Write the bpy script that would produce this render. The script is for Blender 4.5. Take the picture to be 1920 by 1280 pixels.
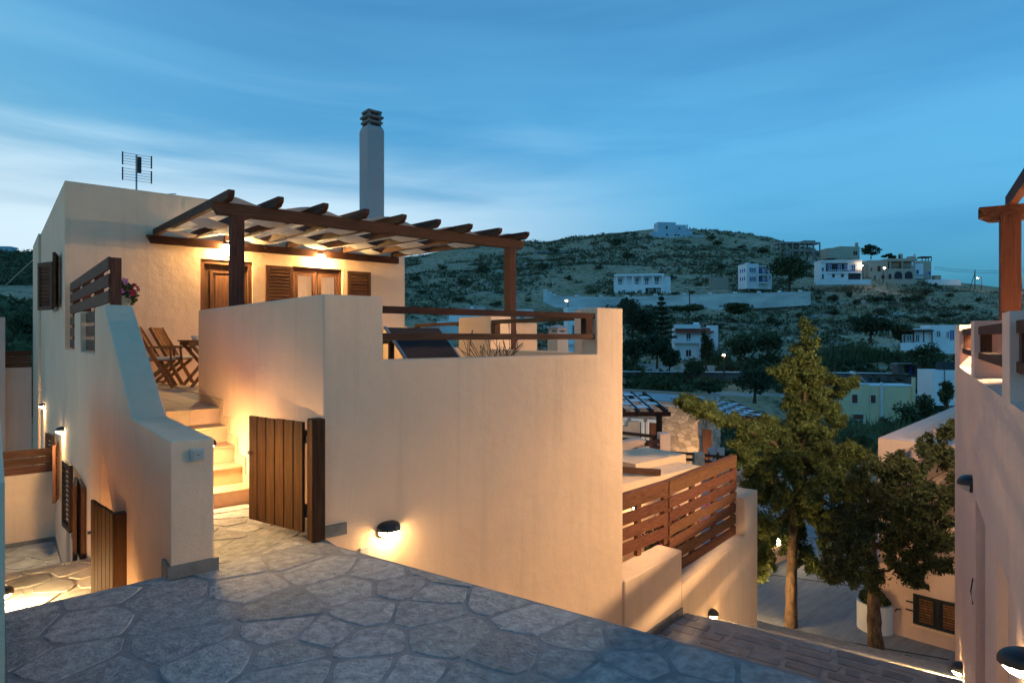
import bpy, math, random
import numpy as np
from mathutils import Vector, Matrix, noise as mnoise

# ------------------------------------------------------------------ camera, world, exposure
sc = bpy.context.scene
for o in list(bpy.data.objects):
    bpy.data.objects.remove(o)
COL = sc.collection
F = 1169.0                       # focal length in photo pixels (1920 wide)
UC, VH = 960.0, 631.0            # principal column, horizon row
A = math.radians(50.3)
FW = Vector((math.cos(A), math.sin(A), 0)); RT = Vector((math.sin(A), -math.cos(A), 0))
EYE = 1.6
cam = bpy.data.cameras.new('camera'); camo = bpy.data.objects.new('camera', cam); COL.objects.link(camo)
camo.location = (0, 0, EYE); camo.rotation_euler = (math.radians(90), 0, A - math.radians(90))
cam.sensor_width = 36; cam.lens = F / 1920 * 36; cam.shift_y = -(640 - VH) / 1920
cam.clip_start = 0.05; cam.clip_end = 6000
sc.camera = camo
sc.view_settings.view_transform = 'Standard'; sc.view_settings.look = 'None'
sc.view_settings.exposure = 0.95; sc.view_settings.gamma = 1
sc.render.engine = 'CYCLES'
sc.cycles.use_denoising = True
try: sc.cycles.denoiser = 'OPENIMAGEDENOISE'
except Exception: pass
sc.cycles.max_bounces = 6; sc.cycles.diffuse_bounces = 3; sc.cycles.glossy_bounces = 2
sc.cycles.transmission_bounces = 4; sc.cycles.sample_clamp_indirect = 4; sc.cycles.sample_clamp_direct = 0
sc.cycles.caustics_reflective = False; sc.cycles.caustics_refractive = False

SUN_AZ = math.radians(116)   # afterglow, far left of the view
SUN_EL = math.radians(12)
w = bpy.data.worlds.new('World'); sc.world = w; w.use_nodes = True
nt = w.node_tree; nt.nodes.clear(); N = nt.nodes.new; L = nt.links.new
def mathn(t, op, a, b=None, clamp=False):
    n = t.nodes.new('ShaderNodeMath'); n.operation = op; n.use_clamp = clamp
    for i, x in enumerate((a, b)):
        if x is None: continue
        if isinstance(x, (int, float)): n.inputs[i].default_value = x
        else: t.links.new(x, n.inputs[i])
    return n.outputs[0]
def mixc(t, fac, a, b, blend='MIX'):
    n = t.nodes.new('ShaderNodeMix'); n.data_type = 'RGBA'; n.blend_type = blend
    for i, x in ((0, fac), (6, a), (7, b)):
        if isinstance(x, (int, float)): n.inputs[i].default_value = x
        elif isinstance(x, tuple): n.inputs[i].default_value = (*x, 1) if len(x) == 3 else x
        else: t.links.new(x, n.inputs[i])
    return n.outputs[2]
sky = N('ShaderNodeTexSky'); sky.sky_type = 'NISHITA'; sky.sun_disc = False
sky.sun_elevation = SUN_EL; sky.sun_rotation = math.radians(90) - SUN_AZ
sky.air_density = 1.0; sky.dust_density = 0.5; sky.ozone_density = 5.0
tc = N('ShaderNodeTexCoord'); sep = N('ShaderNodeSeparateXYZ'); L(tc.outputs['Generated'], sep.inputs[0])
# thin stretched cloud layer: project the direction on a plane overhead
zz = mathn(nt, 'ADD', mathn(nt, 'MAXIMUM', sep.outputs[2], 0.0), 0.16)
cx = mathn(nt, 'DIVIDE', sep.outputs[0], zz); cy = mathn(nt, 'DIVIDE', sep.outputs[1], zz)
comb = N('ShaderNodeCombineXYZ'); L(cx, comb.inputs[0]); L(cy, comb.inputs[1])
mp = N('ShaderNodeMapping'); mp.inputs['Rotation'].default_value = (0, 0, math.radians(40)); mp.inputs['Scale'].default_value = (0.22, 0.62, 1); L(comb.outputs[0], mp.inputs[0])
nz = N('ShaderNodeTexNoise'); nz.inputs['Scale'].default_value = 1.0; nz.inputs['Detail'].default_value = 6; nz.inputs['Roughness'].default_value = 0.5; nz.inputs['Distortion'].default_value = 0.5
L(mp.outputs[0], nz.inputs[0])
cl = N('ShaderNodeMapRange'); cl.inputs[1].default_value = 0.35; cl.inputs[2].default_value = 0.75; L(nz.outputs[0], cl.inputs[0])
tint = mixc(nt, 1.0, sky.outputs[0], (0.48, 0.865, 0.785), 'MULTIPLY')
bw = N('ShaderNodeRGBToBW'); L(sky.outputs[0], bw.inputs[0])
# veil of thin cloud: white where the afterglow lights it, thickest low over the horizon
flat = N('ShaderNodeVectorMath'); flat.operation = 'MULTIPLY'; flat.inputs[1].default_value = (1, 1, 0); L(tc.outputs['Generated'], flat.inputs[0])
flatn = N('ShaderNodeVectorMath'); flatn.operation = 'NORMALIZE'; L(flat.outputs[0], flatn.inputs[0])
dsun = N('ShaderNodeVectorMath'); dsun.operation = 'DOT_PRODUCT'; dsun.inputs[1].default_value = (math.cos(SUN_AZ), math.sin(SUN_AZ), 0); L(flatn.outputs[0], dsun.inputs[0])
lum = N('ShaderNodeMapRange'); lum.interpolation_type = 'SMOOTHSTEP'; lum.inputs[1].default_value = 0.05; lum.inputs[2].default_value = 0.78; L(dsun.outputs['Value'], lum.inputs[0])
mp2 = N('ShaderNodeMapping'); mp2.inputs['Scale'].default_value = (1.3, 1.3, 11.0); mp2.inputs['Rotation'].default_value = (0.05, -0.04, 0); L(tc.outputs['Generated'], mp2.inputs[0])
nz2 = N('ShaderNodeTexNoise'); nz2.inputs['Scale'].default_value = 1.5; nz2.inputs['Detail'].default_value = 5; nz2.inputs['Roughness'].default_value = 0.5; nz2.inputs['Distortion'].default_value = 0.4; L(mp2.outputs[0], nz2.inputs[0])
lowf = N('ShaderNodeMapRange'); lowf.interpolation_type = 'SMOOTHSTEP'; lowf.inputs[1].default_value = 0.34; lowf.inputs[2].default_value = 0.13; L(mathn(nt, 'ADD', sep.outputs[2], mathn(nt, 'MULTIPLY', mathn(nt, 'SUBTRACT', nz2.outputs[0], 0.5), 0.24)), lowf.inputs[0])
cl2 = N('ShaderNodeMapRange'); cl2.interpolation_type = 'SMOOTHSTEP'; cl2.inputs[1].default_value = 0.38; cl2.inputs[2].default_value = 0.66; L(nz2.outputs[0], cl2.inputs[0])
st1 = mixc(nt, cl.outputs[0], (0.96, 0.96, 0.97), (1.18, 1.07, 1.04)); st2 = mixc(nt, cl2.outputs[0], (1.14, 1.05, 1.02), (0.93, 0.93, 0.95))
dusk = N('ShaderNodeMapRange'); dusk.interpolation_type = 'SMOOTHSTEP'; dusk.inputs[1].default_value = -0.02; dusk.inputs[2].default_value = 0.30; L(sep.outputs[2], dusk.inputs[0])
streak = mixc(nt, 1.0, mixc(nt, 1.0, mixc(nt, 1.0, tint, st1, 'MULTIPLY'), st2, 'MULTIPLY'), mixc(nt, dusk.outputs[0], (0.10, 0.32, 0.56), (1.0, 1.0, 1.0)), 'MULTIPLY')
vf = mathn(nt, 'MULTIPLY', mathn(nt, 'MULTIPLY', lowf.outputs[0], lum.outputs[0]), 0.86)
gain = N('ShaderNodeMapRange'); gain.inputs[1].default_value = 1.3; gain.inputs[2].default_value = 6.0; gain.inputs[3].default_value = 1.15; gain.inputs[4].default_value = 0.26; L(bw.outputs[0], gain.inputs[0])
gq = mathn(nt, 'MULTIPLY', gain.outputs[0], mathn(nt, 'SUBTRACT', 1.06, mathn(nt, 'MULTIPLY', lum.outputs[0], 0.34)))
gc = N('ShaderNodeCombineColor'); [L(gq, gc.inputs[i]) for i in range(3)]
skyc = mixc(nt, vf, mixc(nt, 1.0, streak, gc.outputs[0], 'MULTIPLY'), (2.75, 3.4, 3.8))
bg = N('ShaderNodeBackground'); bg.inputs[1].default_value = 0.15; L(skyc, bg.inputs[0])
out = N('ShaderNodeOutputWorld'); L(bg.outputs[0], out.inputs[0])

# ------------------------------------------------------------------ helpers
rnd = random.Random(7); NR = np.random.default_rng(11)
def at(u, v, D):
    """world point at depth D seen at photo column u, row v (used to read positions off the photograph)"""
    p = FW * D + RT * ((u - UC) / F * D)
    return Vector((p.x, p.y, EYE - (v - VH) / F * D))
def put(o, label=None, cat=None, group=None, kind=None):
    if label: o['label'] = label
    if cat: o['category'] = cat
    if group: o['group'] = group
    if kind: o['kind'] = kind
    return o
def thing(name, label, cat, loc=(0, 0, 0), group=None):
    o = bpy.data.objects.new(name, None); COL.objects.link(o); o.location = loc; o.empty_display_size = 0.1
    return put(o, label, cat, group)
class MB:
    def __init__(s, M=None): s.v = []; s.f = []; s.M = M
    def add(s, vs, fs):
        b = len(s.v); s.v += [tuple(p) for p in vs]; s.f += [tuple(i + b for i in f) for f in fs]; return s
    def box(s, x0, x1, y0, y1, z0, z1):
        return s.add([(x0,y0,z0),(x1,y0,z0),(x1,y1,z0),(x0,y1,z0),(x0,y0,z1),(x1,y0,z1),(x1,y1,z1),(x0,y1,z1)],
                     [(3,2,1,0),(4,5,6,7),(0,1,5,4),(1,2,6,5),(2,3,7,6),(3,0,4,7)])
    def prism(s, poly, ax, a0, a1):
        """polygon (p,q) in the plane normal to axis ax ('x','y','z'), pulled from a0 to a1"""
        def pt(p, a): return {'x': (a, p[0], p[1]), 'y': (p[0], a, p[1]), 'z': (p[0], p[1], a)}[ax]
        area = sum(poly[i][0]*poly[(i+1)%len(poly)][1] - poly[(i+1)%len(poly)][0]*poly[i][1] for i in range(len(poly)))
        if (area < 0) != (ax == 'y'): poly = poly[::-1]
        n = len(poly)
        vs = [pt(p, a0) for p in poly] + [pt(p, a1) for p in poly]
        fs = [tuple(range(n))[::-1], tuple(range(n, 2*n))] + [(i, (i+1)%n, n+(i+1)%n, n+i) for i in range(n)]
        return s.add(vs, fs)
    def bar(s, p0, p1, wd, ht, up=(0,0,1)):
        p0 = Vector(p0); p1 = Vector(p1); d = (p1-p0).normalized(); up = Vector(up)
        r = d.cross(up)
        if r.length < 1e-4: r = d.cross(Vector((1,0,0)))
        r.normalize(); q = r.cross(d); r = r*(wd/2); q = q*(ht/2)
        vs = [p0-r-q, p0+r-q, p0+r+q, p0-r+q, p1-r-q, p1+r-q, p1+r+q, p1-r+q]
        return s.add(vs, [(0,1,2,3),(7,6,5,4),(1,0,4,5),(2,1,5,6),(3,2,6,7),(0,3,7,4)])
    def tube(s, pts, r, n=8):
        pts = [Vector(p) for p in pts]; rs = r if isinstance(r, (list, tuple)) else [r]*len(pts)
        rings = []
        for i, p in enumerate(pts):
            d = (pts[min(i+1, len(pts)-1)] - pts[max(i-1, 0)]).normalized()
            a = d.cross(Vector((0,0,1)))
            if a.length < 1e-3: a = Vector((1,0,0))
            a.normalize(); b = d.cross(a)
            rings.append([p + (a*math.cos(t)+b*math.sin(t))*rs[i] for t in [2*math.pi*k/n for k in range(n)]])
        vs = [q for R in rings for q in R]; fs = []
        for i in range(len(pts)-1):
            for k in range(n): fs.append((i*n+k, i*n+(k+1)%n, (i+1)*n+(k+1)%n, (i+1)*n+k))
        fs += [tuple(range(n))[::-1], tuple(range((len(pts)-1)*n, len(pts)*n))]
        return s.add(vs, fs)
    def lathe(s, c, prof, n=16):
        vs = [(c[0]+r*math.cos(2*math.pi*k/n), c[1]+r*math.sin(2*math.pi*k/n), c[2]+z) for r, z in prof for k in range(n)]
        fs = [(i*n+k, i*n+(k+1)%n, (i+1)*n+(k+1)%n, (i+1)*n+k) for i in range(len(prof)-1) for k in range(n)]
        fs += [tuple(range(n))[::-1], tuple(range((len(prof)-1)*n, len(prof)*n))]
        return s.add(vs, fs)
    def build(s, name, m, parent=None, bevel=0, smooth=False):
        vs = s.v
        if s.M is not None: vs = [tuple(s.M @ Vector(p)) for p in vs]
        if parent is not None:
            l = Vector((0,0,0)); q = parent
            while q is not None: l += q.location; q = q.parent
            vs = [(p[0]-l.x, p[1]-l.y, p[2]-l.z) for p in vs]
        me = bpy.data.meshes.new(name); me.from_pydata(vs, [], s.f); me.validate(); me.materials.append(m)
        if smooth: me.polygons.foreach_set('use_smooth', [True]*len(me.polygons))
        o = bpy.data.objects.new(name, me); COL.objects.link(o)
        if parent is not None: o.parent = parent
        if bevel:
            b = o.modifiers.new('bevel', 'BEVEL'); b.width = bevel; b.segments = 2; b.limit_method = 'ANGLE'
        return o
def cut(o, boxes, op='DIFFERENCE'):
    """cut plain box openings out of a mesh object and forget the cutters"""
    me = bpy.data.meshes.new('cutter'); c = MB()
    for b in boxes:
        if isinstance(b, MB): c.add(b.v, b.f)
        else: c.box(*b)
    l = Vector((0,0,0)); q = o
    while q is not None: l += q.location; q = q.parent
    me.from_pydata([(p[0]-l.x, p[1]-l.y, p[2]-l.z) for p in c.v], [], c.f)
    k = bpy.data.objects.new('cutter', me); COL.objects.link(k)
    k.matrix_world = Matrix.Translation(l)
    m = o.modifiers.new('cut', 'BOOLEAN'); m.object = k; m.operation = op; m.solver = 'EXACT'
    bpy.context.view_layer.update()
    new = bpy.data.meshes.new_from_object(o.evaluated_get(bpy.context.evaluated_depsgraph_get()))
    o.modifiers.remove(m); old = o.data; o.data = new; new.name = old.name
    bpy.data.objects.remove(k); bpy.data.meshes.remove(me)
def np_mesh(name, verts, nper, m, parent=None):
    """verts (K*nper,3): K separate triangles (3) or quads (4)"""
    verts = np.asarray(verts, dtype=np.float32); k = len(verts)//nper
    if parent is not None:
        l = Vector((0,0,0)); q = parent
        while q is not None: l += q.location; q = q.parent
        verts = verts - np.array(l, dtype=np.float32)
    me = bpy.data.meshes.new(name); me.vertices.add(len(verts)); me.vertices.foreach_set('co', verts.ravel())
    me.loops.add(k*nper); me.loops.foreach_set('vertex_index', np.arange(k*nper, dtype=np.int32))
    me.polygons.add(k); me.polygons.foreach_set('loop_start', np.arange(0, k*nper, nper, dtype=np.int32))
    me.polygons.foreach_set('loop_total', np.full(k, nper, dtype=np.int32)); me.update(); me.materials.append(m)
    o = bpy.data.objects.new(name, me); COL.objects.link(o)
    if parent is not None: o.parent = parent
    return o
def leaves(P, size, elong=2.0, updir=None):
    """quads of random tilt at points P"""
    P = np.asarray(P); n = len(P)
    a = NR.normal(size=(n,3)); 
    if updir is not None: a += np.asarray(updir)
    a /= np.linalg.norm(a, axis=1)[:,None]
    b = np.cross(a, NR.normal(size=(n,3))); b /= np.linalg.norm(b, axis=1)[:,None]
    s = size*NR.uniform(0.6, 1.4, n)[:,None]; a = a*s*elong*0.5; b = b*s*0.5
    return np.stack([P-a, P+b*0.9-a*0.1, P+a, P-b*0.9-a*0.1], 1).reshape(-1,3)

# ------------------------------------------------------------------ materials
MATS = {}
def mat(name, col, rough=0.85, var=0.12, scale=3.0, stretch=(1,1,1), bump=0.0, bscale=120, orand=0.0, irand=0.0, col2=None, metal=0.0, emit=None, estr=0.0, spec=0.25, trans=0.0, detail=6, hv=0.02, streak=0.0, relief=0.0):
    m = bpy.data.materials.new(name); m.use_nodes = True; t = m.node_tree
    p = t.nodes['Principled BSDF']; p.inputs['Roughness'].default_value = rough; p.inputs['Metallic'].default_value = metal
    p.inputs['Specular IOR Level'].default_value = spec
    g = t.nodes.new('ShaderNodeNewGeometry'); mp = t.nodes.new('ShaderNodeMapping'); t.links.new(g.outputs['Position'], mp.inputs[0])
    mp.inputs['Scale'].default_value = [scale*s for s in stretch]
    n = t.nodes.new('ShaderNodeTexNoise'); n.inputs['Scale'].default_value = 1.0; n.inputs['Detail'].default_value = detail; n.inputs['Roughness'].default_value = 0.6
    t.links.new(mp.outputs[0], n.inputs[0])
    mr = t.nodes.new('ShaderNodeMapRange'); mr.inputs[1].default_value = 0.3; mr.inputs[2].default_value = 0.7; t.links.new(n.outputs[0], mr.inputs[0])
    c2 = col2 or tuple(x*(1-var) for x in col); c1 = col if col2 else tuple(min(1, x*(1+var*0.6)) for x in col)
    c = mixc(t, mr.outputs[0], c1, c2)
    if streak:
        ms_ = t.nodes.new('ShaderNodeMapping'); ms_.inputs['Scale'].default_value = (9, 9, 0.55); t.links.new(g.outputs['Position'], ms_.inputs[0])
        ns_ = t.nodes.new('ShaderNodeTexNoise'); ns_.inputs['Scale'].default_value = 1; ns_.inputs['Detail'].default_value = 5; t.links.new(ms_.outputs[0], ns_.inputs[0])
        rs_ = t.nodes.new('ShaderNodeMapRange'); rs_.inputs[1].default_value = 0.52; rs_.inputs[2].default_value = 0.8; rs_.inputs[4].default_value = streak; t.links.new(ns_.outputs[0], rs_.inputs[0])
        c = mixc(t, rs_.outputs[0], c, tuple(x*0.55 for x in col))
    if orand or irand:
        src = t.nodes.new('ShaderNodeObjectInfo').outputs['Random'] if orand else g.outputs['Random Per Island']
        k = mathn(t, 'ADD', mathn(t, 'MULTIPLY', src, 2*(orand or irand)), 1-(orand or irand))
        h = t.nodes.new('ShaderNodeHueSaturation'); t.links.new(c, h.inputs['Color']); t.links.new(k, h.inputs['Value'])
        k2 = mathn(t, 'ADD', mathn(t, 'MULTIPLY', mathn(t, 'FRACT', mathn(t, 'MULTIPLY', src, 7.31)), hv), 0.5-hv/2); t.links.new(k2, h.inputs['Hue'])
        c = h.outputs[0]
    t.links.new(c, p.inputs['Base Color'])
    if bump:
        nb = t.nodes.new('ShaderNodeTexNoise'); nb.inputs['Scale'].default_value = 1.0; nb.inputs['Detail'].default_value = 4
        mb = t.nodes.new('ShaderNodeMapping'); t.links.new(g.outputs['Position'], mb.inputs[0]); mb.inputs['Scale'].default_value = [bscale*s for s in stretch]
        t.links.new(mb.outputs[0], nb.inputs[0])
        bn = t.nodes.new('ShaderNodeBump'); bn.inputs['Strength'].default_value = bump; bn.inputs['Distance'].default_value = 0.018 if relief else 0.01
        hgt = nb.outputs[0]
        if relief:
            nr_ = t.nodes.new('ShaderNodeTexNoise'); nr_.inputs['Scale'].default_value = 5.0; nr_.inputs['Detail'].default_value = 3; t.links.new(g.outputs['Position'], nr_.inputs[0])
            hgt = mathn(t, 'ADD', hgt, mathn(t, 'MULTIPLY', nr_.outputs[0], relief))
        t.links.new(hgt, bn.inputs['Height']); t.links.new(bn.outputs[0], p.inputs['Normal'])
    if emit:
        p.inputs['Emission Color'].default_value = (*emit, 1); p.inputs['Emission Strength'].default_value = estr
    if trans:
        tr = t.nodes.new('ShaderNodeBsdfTranslucent'); t.links.new(c, tr.inputs[0]); ms = t.nodes.new('ShaderNodeMixShader'); ms.inputs[0].default_value = trans
        t.links.new(p.outputs[0], ms.inputs[1]); t.links.new(tr.outputs[0], ms.inputs[2]); t.links.new(ms.outputs[0], t.nodes['Material Output'].inputs[0])
    MATS[name] = m; return m
STUCCO = mat('cream_stucco', (0.86,0.585,0.39), 0.9, 0.09, 0.9, bump=0.35, bscale=90, streak=0.22, relief=2.5)
STUCCO2 = mat('pale_stucco', (0.72,0.50,0.41), 0.9, 0.09, 0.9, bump=0.35, bscale=90, streak=0.22, relief=2.5)
WHITE = mat('white_wash', (0.87,0.87,0.87), 0.9, 0.10, 0.5)
CHIM = mat('dimmed_chimney_stucco', (0.46,0.40,0.38), 0.9, 0.08, 1.3, bump=0.2, bscale=120)  # house stucco greyed in the colour to stand for missing lamp light
WHITE2 = mat('white_paint', (0.78,0.78,0.78), 0.7, 0.05, 2)
def woodm(n, col, st, rv=0.22): return mat(n, col, 0.7, 0.5, 1.0, st, bump=0.35, bscale=2.5, orand=rv, spec=0.12)
WC = (0.135,0.060,0.033)
WOODX = woodm('brown_wood_grain_along_x', WC, (3,60,60)); WOODY = woodm('brown_wood_grain_along_y', WC, (60,3,60)); WOODZ = woodm('brown_wood_grain_upright', WC, (60,60,3))
WDKX = woodm('dark_beam_wood_along_x', (0.075,0.034,0.022), (3,50,50)); WDKY = woodm('dark_beam_wood_along_y', (0.075,0.034,0.022), (50,3,50)); WDKZ = woodm('dark_post_wood', (0.075,0.034,0.022), (50,50,3))
GATEW = woodm('gate_plank_wood', (0.075,0.036,0.016), (60,60,3), .12)
TEAK = woodm('teak_wood', (0.22,0.10,0.045), (30,30,8))
STONE = mat('paving_stone', (0.36,0.355,0.345), 0.9, 0.42, 15.0, bump=1.0, bscale=38, orand=0.20, spec=0.2, hv=0.10, detail=10, relief=1.2)
MORTAR = mat('paving_mortar', (0.275,0.27,0.265), 0.95, 0.25, 9.0, bump=0.5, bscale=60)
STEPST = mat('stair_stone', (0.33,0.315,0.29), 0.85, 0.3, 5.0, bump=0.8, bscale=18, orand=0.25)
STEPMO = mat('stair_mortar', (0.40,0.365,0.32), 0.95, 0.2, 9.0, bump=0.4, bscale=60)
PLINTH = mat('skirting_stone', (0.22,0.20,0.18), 0.85, 0.3, 9.0, bump=0.5, bscale=40)
TILE = mat('terracotta_tile', (0.52,0.35,0.23), 0.6, 0.18, 6.0, orand=0.10, spec=0.35)
TILEL = mat('pale_tread_tile', (0.56,0.39,0.25), 0.55, 0.15, 6.0, orand=0.08, spec=0.35)
GROUT = mat('tile_grout', (0.42,0.34,0.26), 0.95, 0.15, 20)
CANVAS = mat('cream_canvas', (0.74,0.64,0.50), 0.95, 0.08, 4.0, trans=0.35)
BLACK = mat('dark_metal', (0.02,0.02,0.022), 0.45, 0.2, 20, spec=0.4)
STEEL = mat('grey_metal', (0.35,0.36,0.38), 0.4, 0.2, 20, metal=0.8)
GLOW = mat('lit_lamp_glass', (0.9,0.8,0.6), 0.4, 0.02, 5, emit=(1.0,0.68,0.30), estr=125)
GLOWMID = mat('lamp_glass_fully_lit', (0.9,0.8,0.6), 0.4, 0.02, 5, emit=(1.0,0.69,0.31), estr=640)
GLOWDIM = mat('soft_lamp_glass', (0.9,0.8,0.6), 0.4, 0.02, 5, emit=(1.0,0.62,0.22), estr=140)
GLOWBIG = mat('bright_lamp_glass', (0.9,0.8,0.6), 0.4, 0.02, 5, emit=(1.0,0.62,0.26), estr=900)
GLOWS = mat('lit_round_lamp_glass', (0.9,0.8,0.6), 0.4, 0.02, 5, emit=(1.0,0.68,0.27), estr=420)
GLOWSTREET = mat('lit_street_lamp', (0.9,0.8,0.6), 0.4, 0.02, 5, emit=(1.0,0.66,0.32), estr=40)
DIMGLASS = mat('unlit_lamp_glass', (0.45,0.45,0.43), 0.3, 0.1, 30)
PLASTIC = mat('pale_switch_plastic', (0.55,0.52,0.45), 0.5, 0.05, 20)
CURTAIN = mat('lit_curtain', (0.75,0.55,0.38), 0.9, 0.35, 1.0, (26,26,1.0), emit=(1.0,0.50,0.22), estr=0.30)
PANE = mat('window_glass', (0.03,0.035,0.045), 0.08, 0.2, 1, spec=0.6)
HILL = None
def glassm():
    m = bpy.data.materials.new('clear_pane'); m.use_nodes = True; t = m.node_tree; t.nodes.remove(t.nodes['Principled BSDF'])
    a = t.nodes.new('ShaderNodeBsdfTransparent'); b = t.nodes.new('ShaderNodeBsdfGlossy'); b.inputs['Roughness'].default_value = 0.03
    f = t.nodes.new('ShaderNodeFresnel'); f.inputs[0].default_value = 1.5; x = t.nodes.new('ShaderNodeMixShader')
    t.links.new(f.outputs[0], x.inputs[0]); t.links.new(a.outputs[0], x.inputs[1]); t.links.new(b.outputs[0], x.inputs[2]); t.links.new(x.outputs[0], t.nodes['Material Output'].inputs[0]); return m
CLEAR = glassm()
#==SECTIONS==
# ------------------------------------------------------------------ terrain
HB_D = [0, 6, 14, 25, 40, 60, 87, 97, 105, 112, 126, 140, 160, 174, 183]
HB_Z = [-5.2, -5.2, -4.75, -5.3, -6.8, -8.6, -11.6, -9.0, -6.2, -4.2, -2.8, 1.0, 6.0, 9.6, 13.6]
HL_D = [0, 14, 22, 30, 60, 100, 150, 220, 260]
HL_Z = [-5.2, -4.6, -2.6, -1.0, 2.6, 7.0, 15.0, 30.0, 33.0]
CU = [-2500, 0, 120, 400, 700, 760, 870, 985, 1100, 1225, 1330, 1440, 1500, 1560, 1617, 1650, 1700, 1790, 1870, 1960, 2600, 3600]
CV = [470, 478, 476, 488, 488, 482, 465, 452, 440, 431, 433, 445, 460, 477, 487, 505, 519, 530, 541, 550, 566, 575]
def sstep(a, b, x):
    t = min(1.0, max(0.0, (x-a)/(b-a))); return t*t*(3-2*t)
def terrain_D(u, D, rough=True):
    z0 = float(np.interp(D, HB_D, HB_Z))
    dc = 300 - 85*sstep(1480, 1640, u); vc = float(np.interp(u, CU, CV)); zc = EYE + (VH-vc)*dc/F
    if D > 183:
        t = (D-183)/(dc-183)
        if t <= 1: zr = 13.6 + (zc-13.6)*(0.9*t + 0.1*t*t)
        else: zr = zc - (D-dc)*0.12 - 0.0006*(D-dc)**2 if D < 600 else -120
    else: zr = z0
    dl = 235.0; zl = float(np.interp(min(D, dl), HL_D, HL_Z)); zl = zl if D <= dl else zl-(D-dl)*.15
    k = sstep(150, 420, u)
    z = zl*(1-k)+zr*k
    if D > 500: z = max(z, -30)
    if rough and D > 30:
        a = min(1.0, (D-30)/60)
        lat = (u-UC)/F*D
        z += a*(1.3*mnoise.noise((lat*.03, D*.03, 1.7)) + .6*mnoise.noise((lat*.09, D*.09, 5.1)) + .22*mnoise.noise((lat*.3, D*.3, 9.0)))
        if D > 120: z += .35*math.sin(D*.42+2*mnoise.noise((lat*.012, D*.01, 3)))*min(1, (D-120)/40)   # old field terraces
    return z
def ground(x, y):
    p = Vector((x, y, 0)); D = p.dot(FW); lat = p.dot(RT)
    return terrain_D(UC+lat/D*F, D)
def spot(u, v, d0=26, d1=330):
    """ground point seen at column u, row v"""
    prev = None; D = d0
    while D < d1:
        z = terrain_D(u, D); vv = VH-(z-EYE)*F/D
        if vv <= v: break
        D += 0.5
    p = at(u, v, D); p.z = terrain_D(u, D); return p, D
us = np.concatenate([np.linspace(-900, -40, 18), np.linspace(0, 2000, 230), np.linspace(2060, 2900, 16)])
Ds = np.concatenate([np.linspace(6, 30, 12), np.linspace(32, 120, 70), np.linspace(121, 320, 170), np.geomspace(326, 3500, 24)])
vs = []; fs = []
for D in Ds:
    for u in us:
        p = at(u, VH, D); vs.append((p.x, p.y, terrain_D(u, D)))
nu = len(us)
for i in range(len(Ds)-1):
    for j in range(nu-1): fs.append((i*nu+j, i*nu+j+1, (i+1)*nu+j+1, (i+1)*nu+j))
def hillm():
    m = bpy.data.materials.new('dry_hillside'); m.use_nodes = True; t = m.node_tree; p = t.nodes['Principled BSDF']
    p.inputs['Roughness'].default_value = 1.0; p.inputs['Specular IOR Level'].default_value = 0.05
    g = t.nodes.new('ShaderNodeNewGeometry')
    def nz_(sc_, det=6, st_=(1,1,1)):
        mp_ = t.nodes.new('ShaderNodeMapping'); mp_.inputs['Scale'].default_value = [sc_*q for q in st_]; t.links.new(g.outputs['Position'], mp_.inputs[0])
        n = t.nodes.new('ShaderNodeTexNoise'); n.inputs['Scale'].default_value = 1; n.inputs['Detail'].default_value = det; n.inputs['Roughness'].default_value = .65; t.links.new(mp_.outputs[0], n.inputs[0]); return n.outputs[0]
    def rng(x, a, b):
        r = t.nodes.new('ShaderNodeMapRange'); r.inputs[1].default_value = a; r.inputs[2].default_value = b; t.links.new(x, r.inputs[0]); return r.outputs[0]
    c = mixc(t, rng(nz_(.05), .35, .65), (0.60,0.43,0.28), (0.38,0.31,0.18))
    c = mixc(t, rng(nz_(.6, 8, (1,1,2.5)), .5, .62), c, (0.13,0.14,0.085))
    c = mixc(t, rng(nz_(.25, 8, (1,1,4)), .62, .72), c, (0.48,0.38,0.25))
    c = mixc(t, rng(nz_(1.1, 8), .64, .70), c, (0.52,0.48,0.45))
    sp_ = t.nodes.new('ShaderNodeSeparateXYZ'); t.links.new(g.outputs['Position'], sp_.inputs[0])
    wv = mathn(t, 'SINE', mathn(t, 'ADD', mathn(t, 'MULTIPLY', sp_.outputs[2], 1.7), mathn(t, 'MULTIPLY', nz_(.02, 3), 16.0)))
    c = mixc(t, mathn(t, 'MULTIPLY', rng(wv, .90, .97), rng(nz_(.035, 3), .47, .58)), c, (0.50,0.46,0.40))
    t.links.new(c, p.inputs['Base Color'])
    bn = t.nodes.new('ShaderNodeBump'); bn.inputs['Distance'].default_value = .6; bn.inputs['Strength'].default_value = .8; t.links.new(nz_(.9, 8), bn.inputs['Height']); t.links.new(bn.outputs[0], p.inputs['Normal'])
    return m
HILL = hillm()
hill = MB().add(vs, fs).build('hillside_ground', HILL, smooth=True); put(hill, kind='structure')
rg = MB().add([(-400,-400,-6.0),(400,-400,-6.0),(60,-10,-6.0),(5,-4,-6.0),(-4,7,-6.0),(-60,60,-6.0),(-400,400,-6.0)],[tuple(range(7))]).build('rear_ground', HILL); put(rg, kind='structure')

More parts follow.
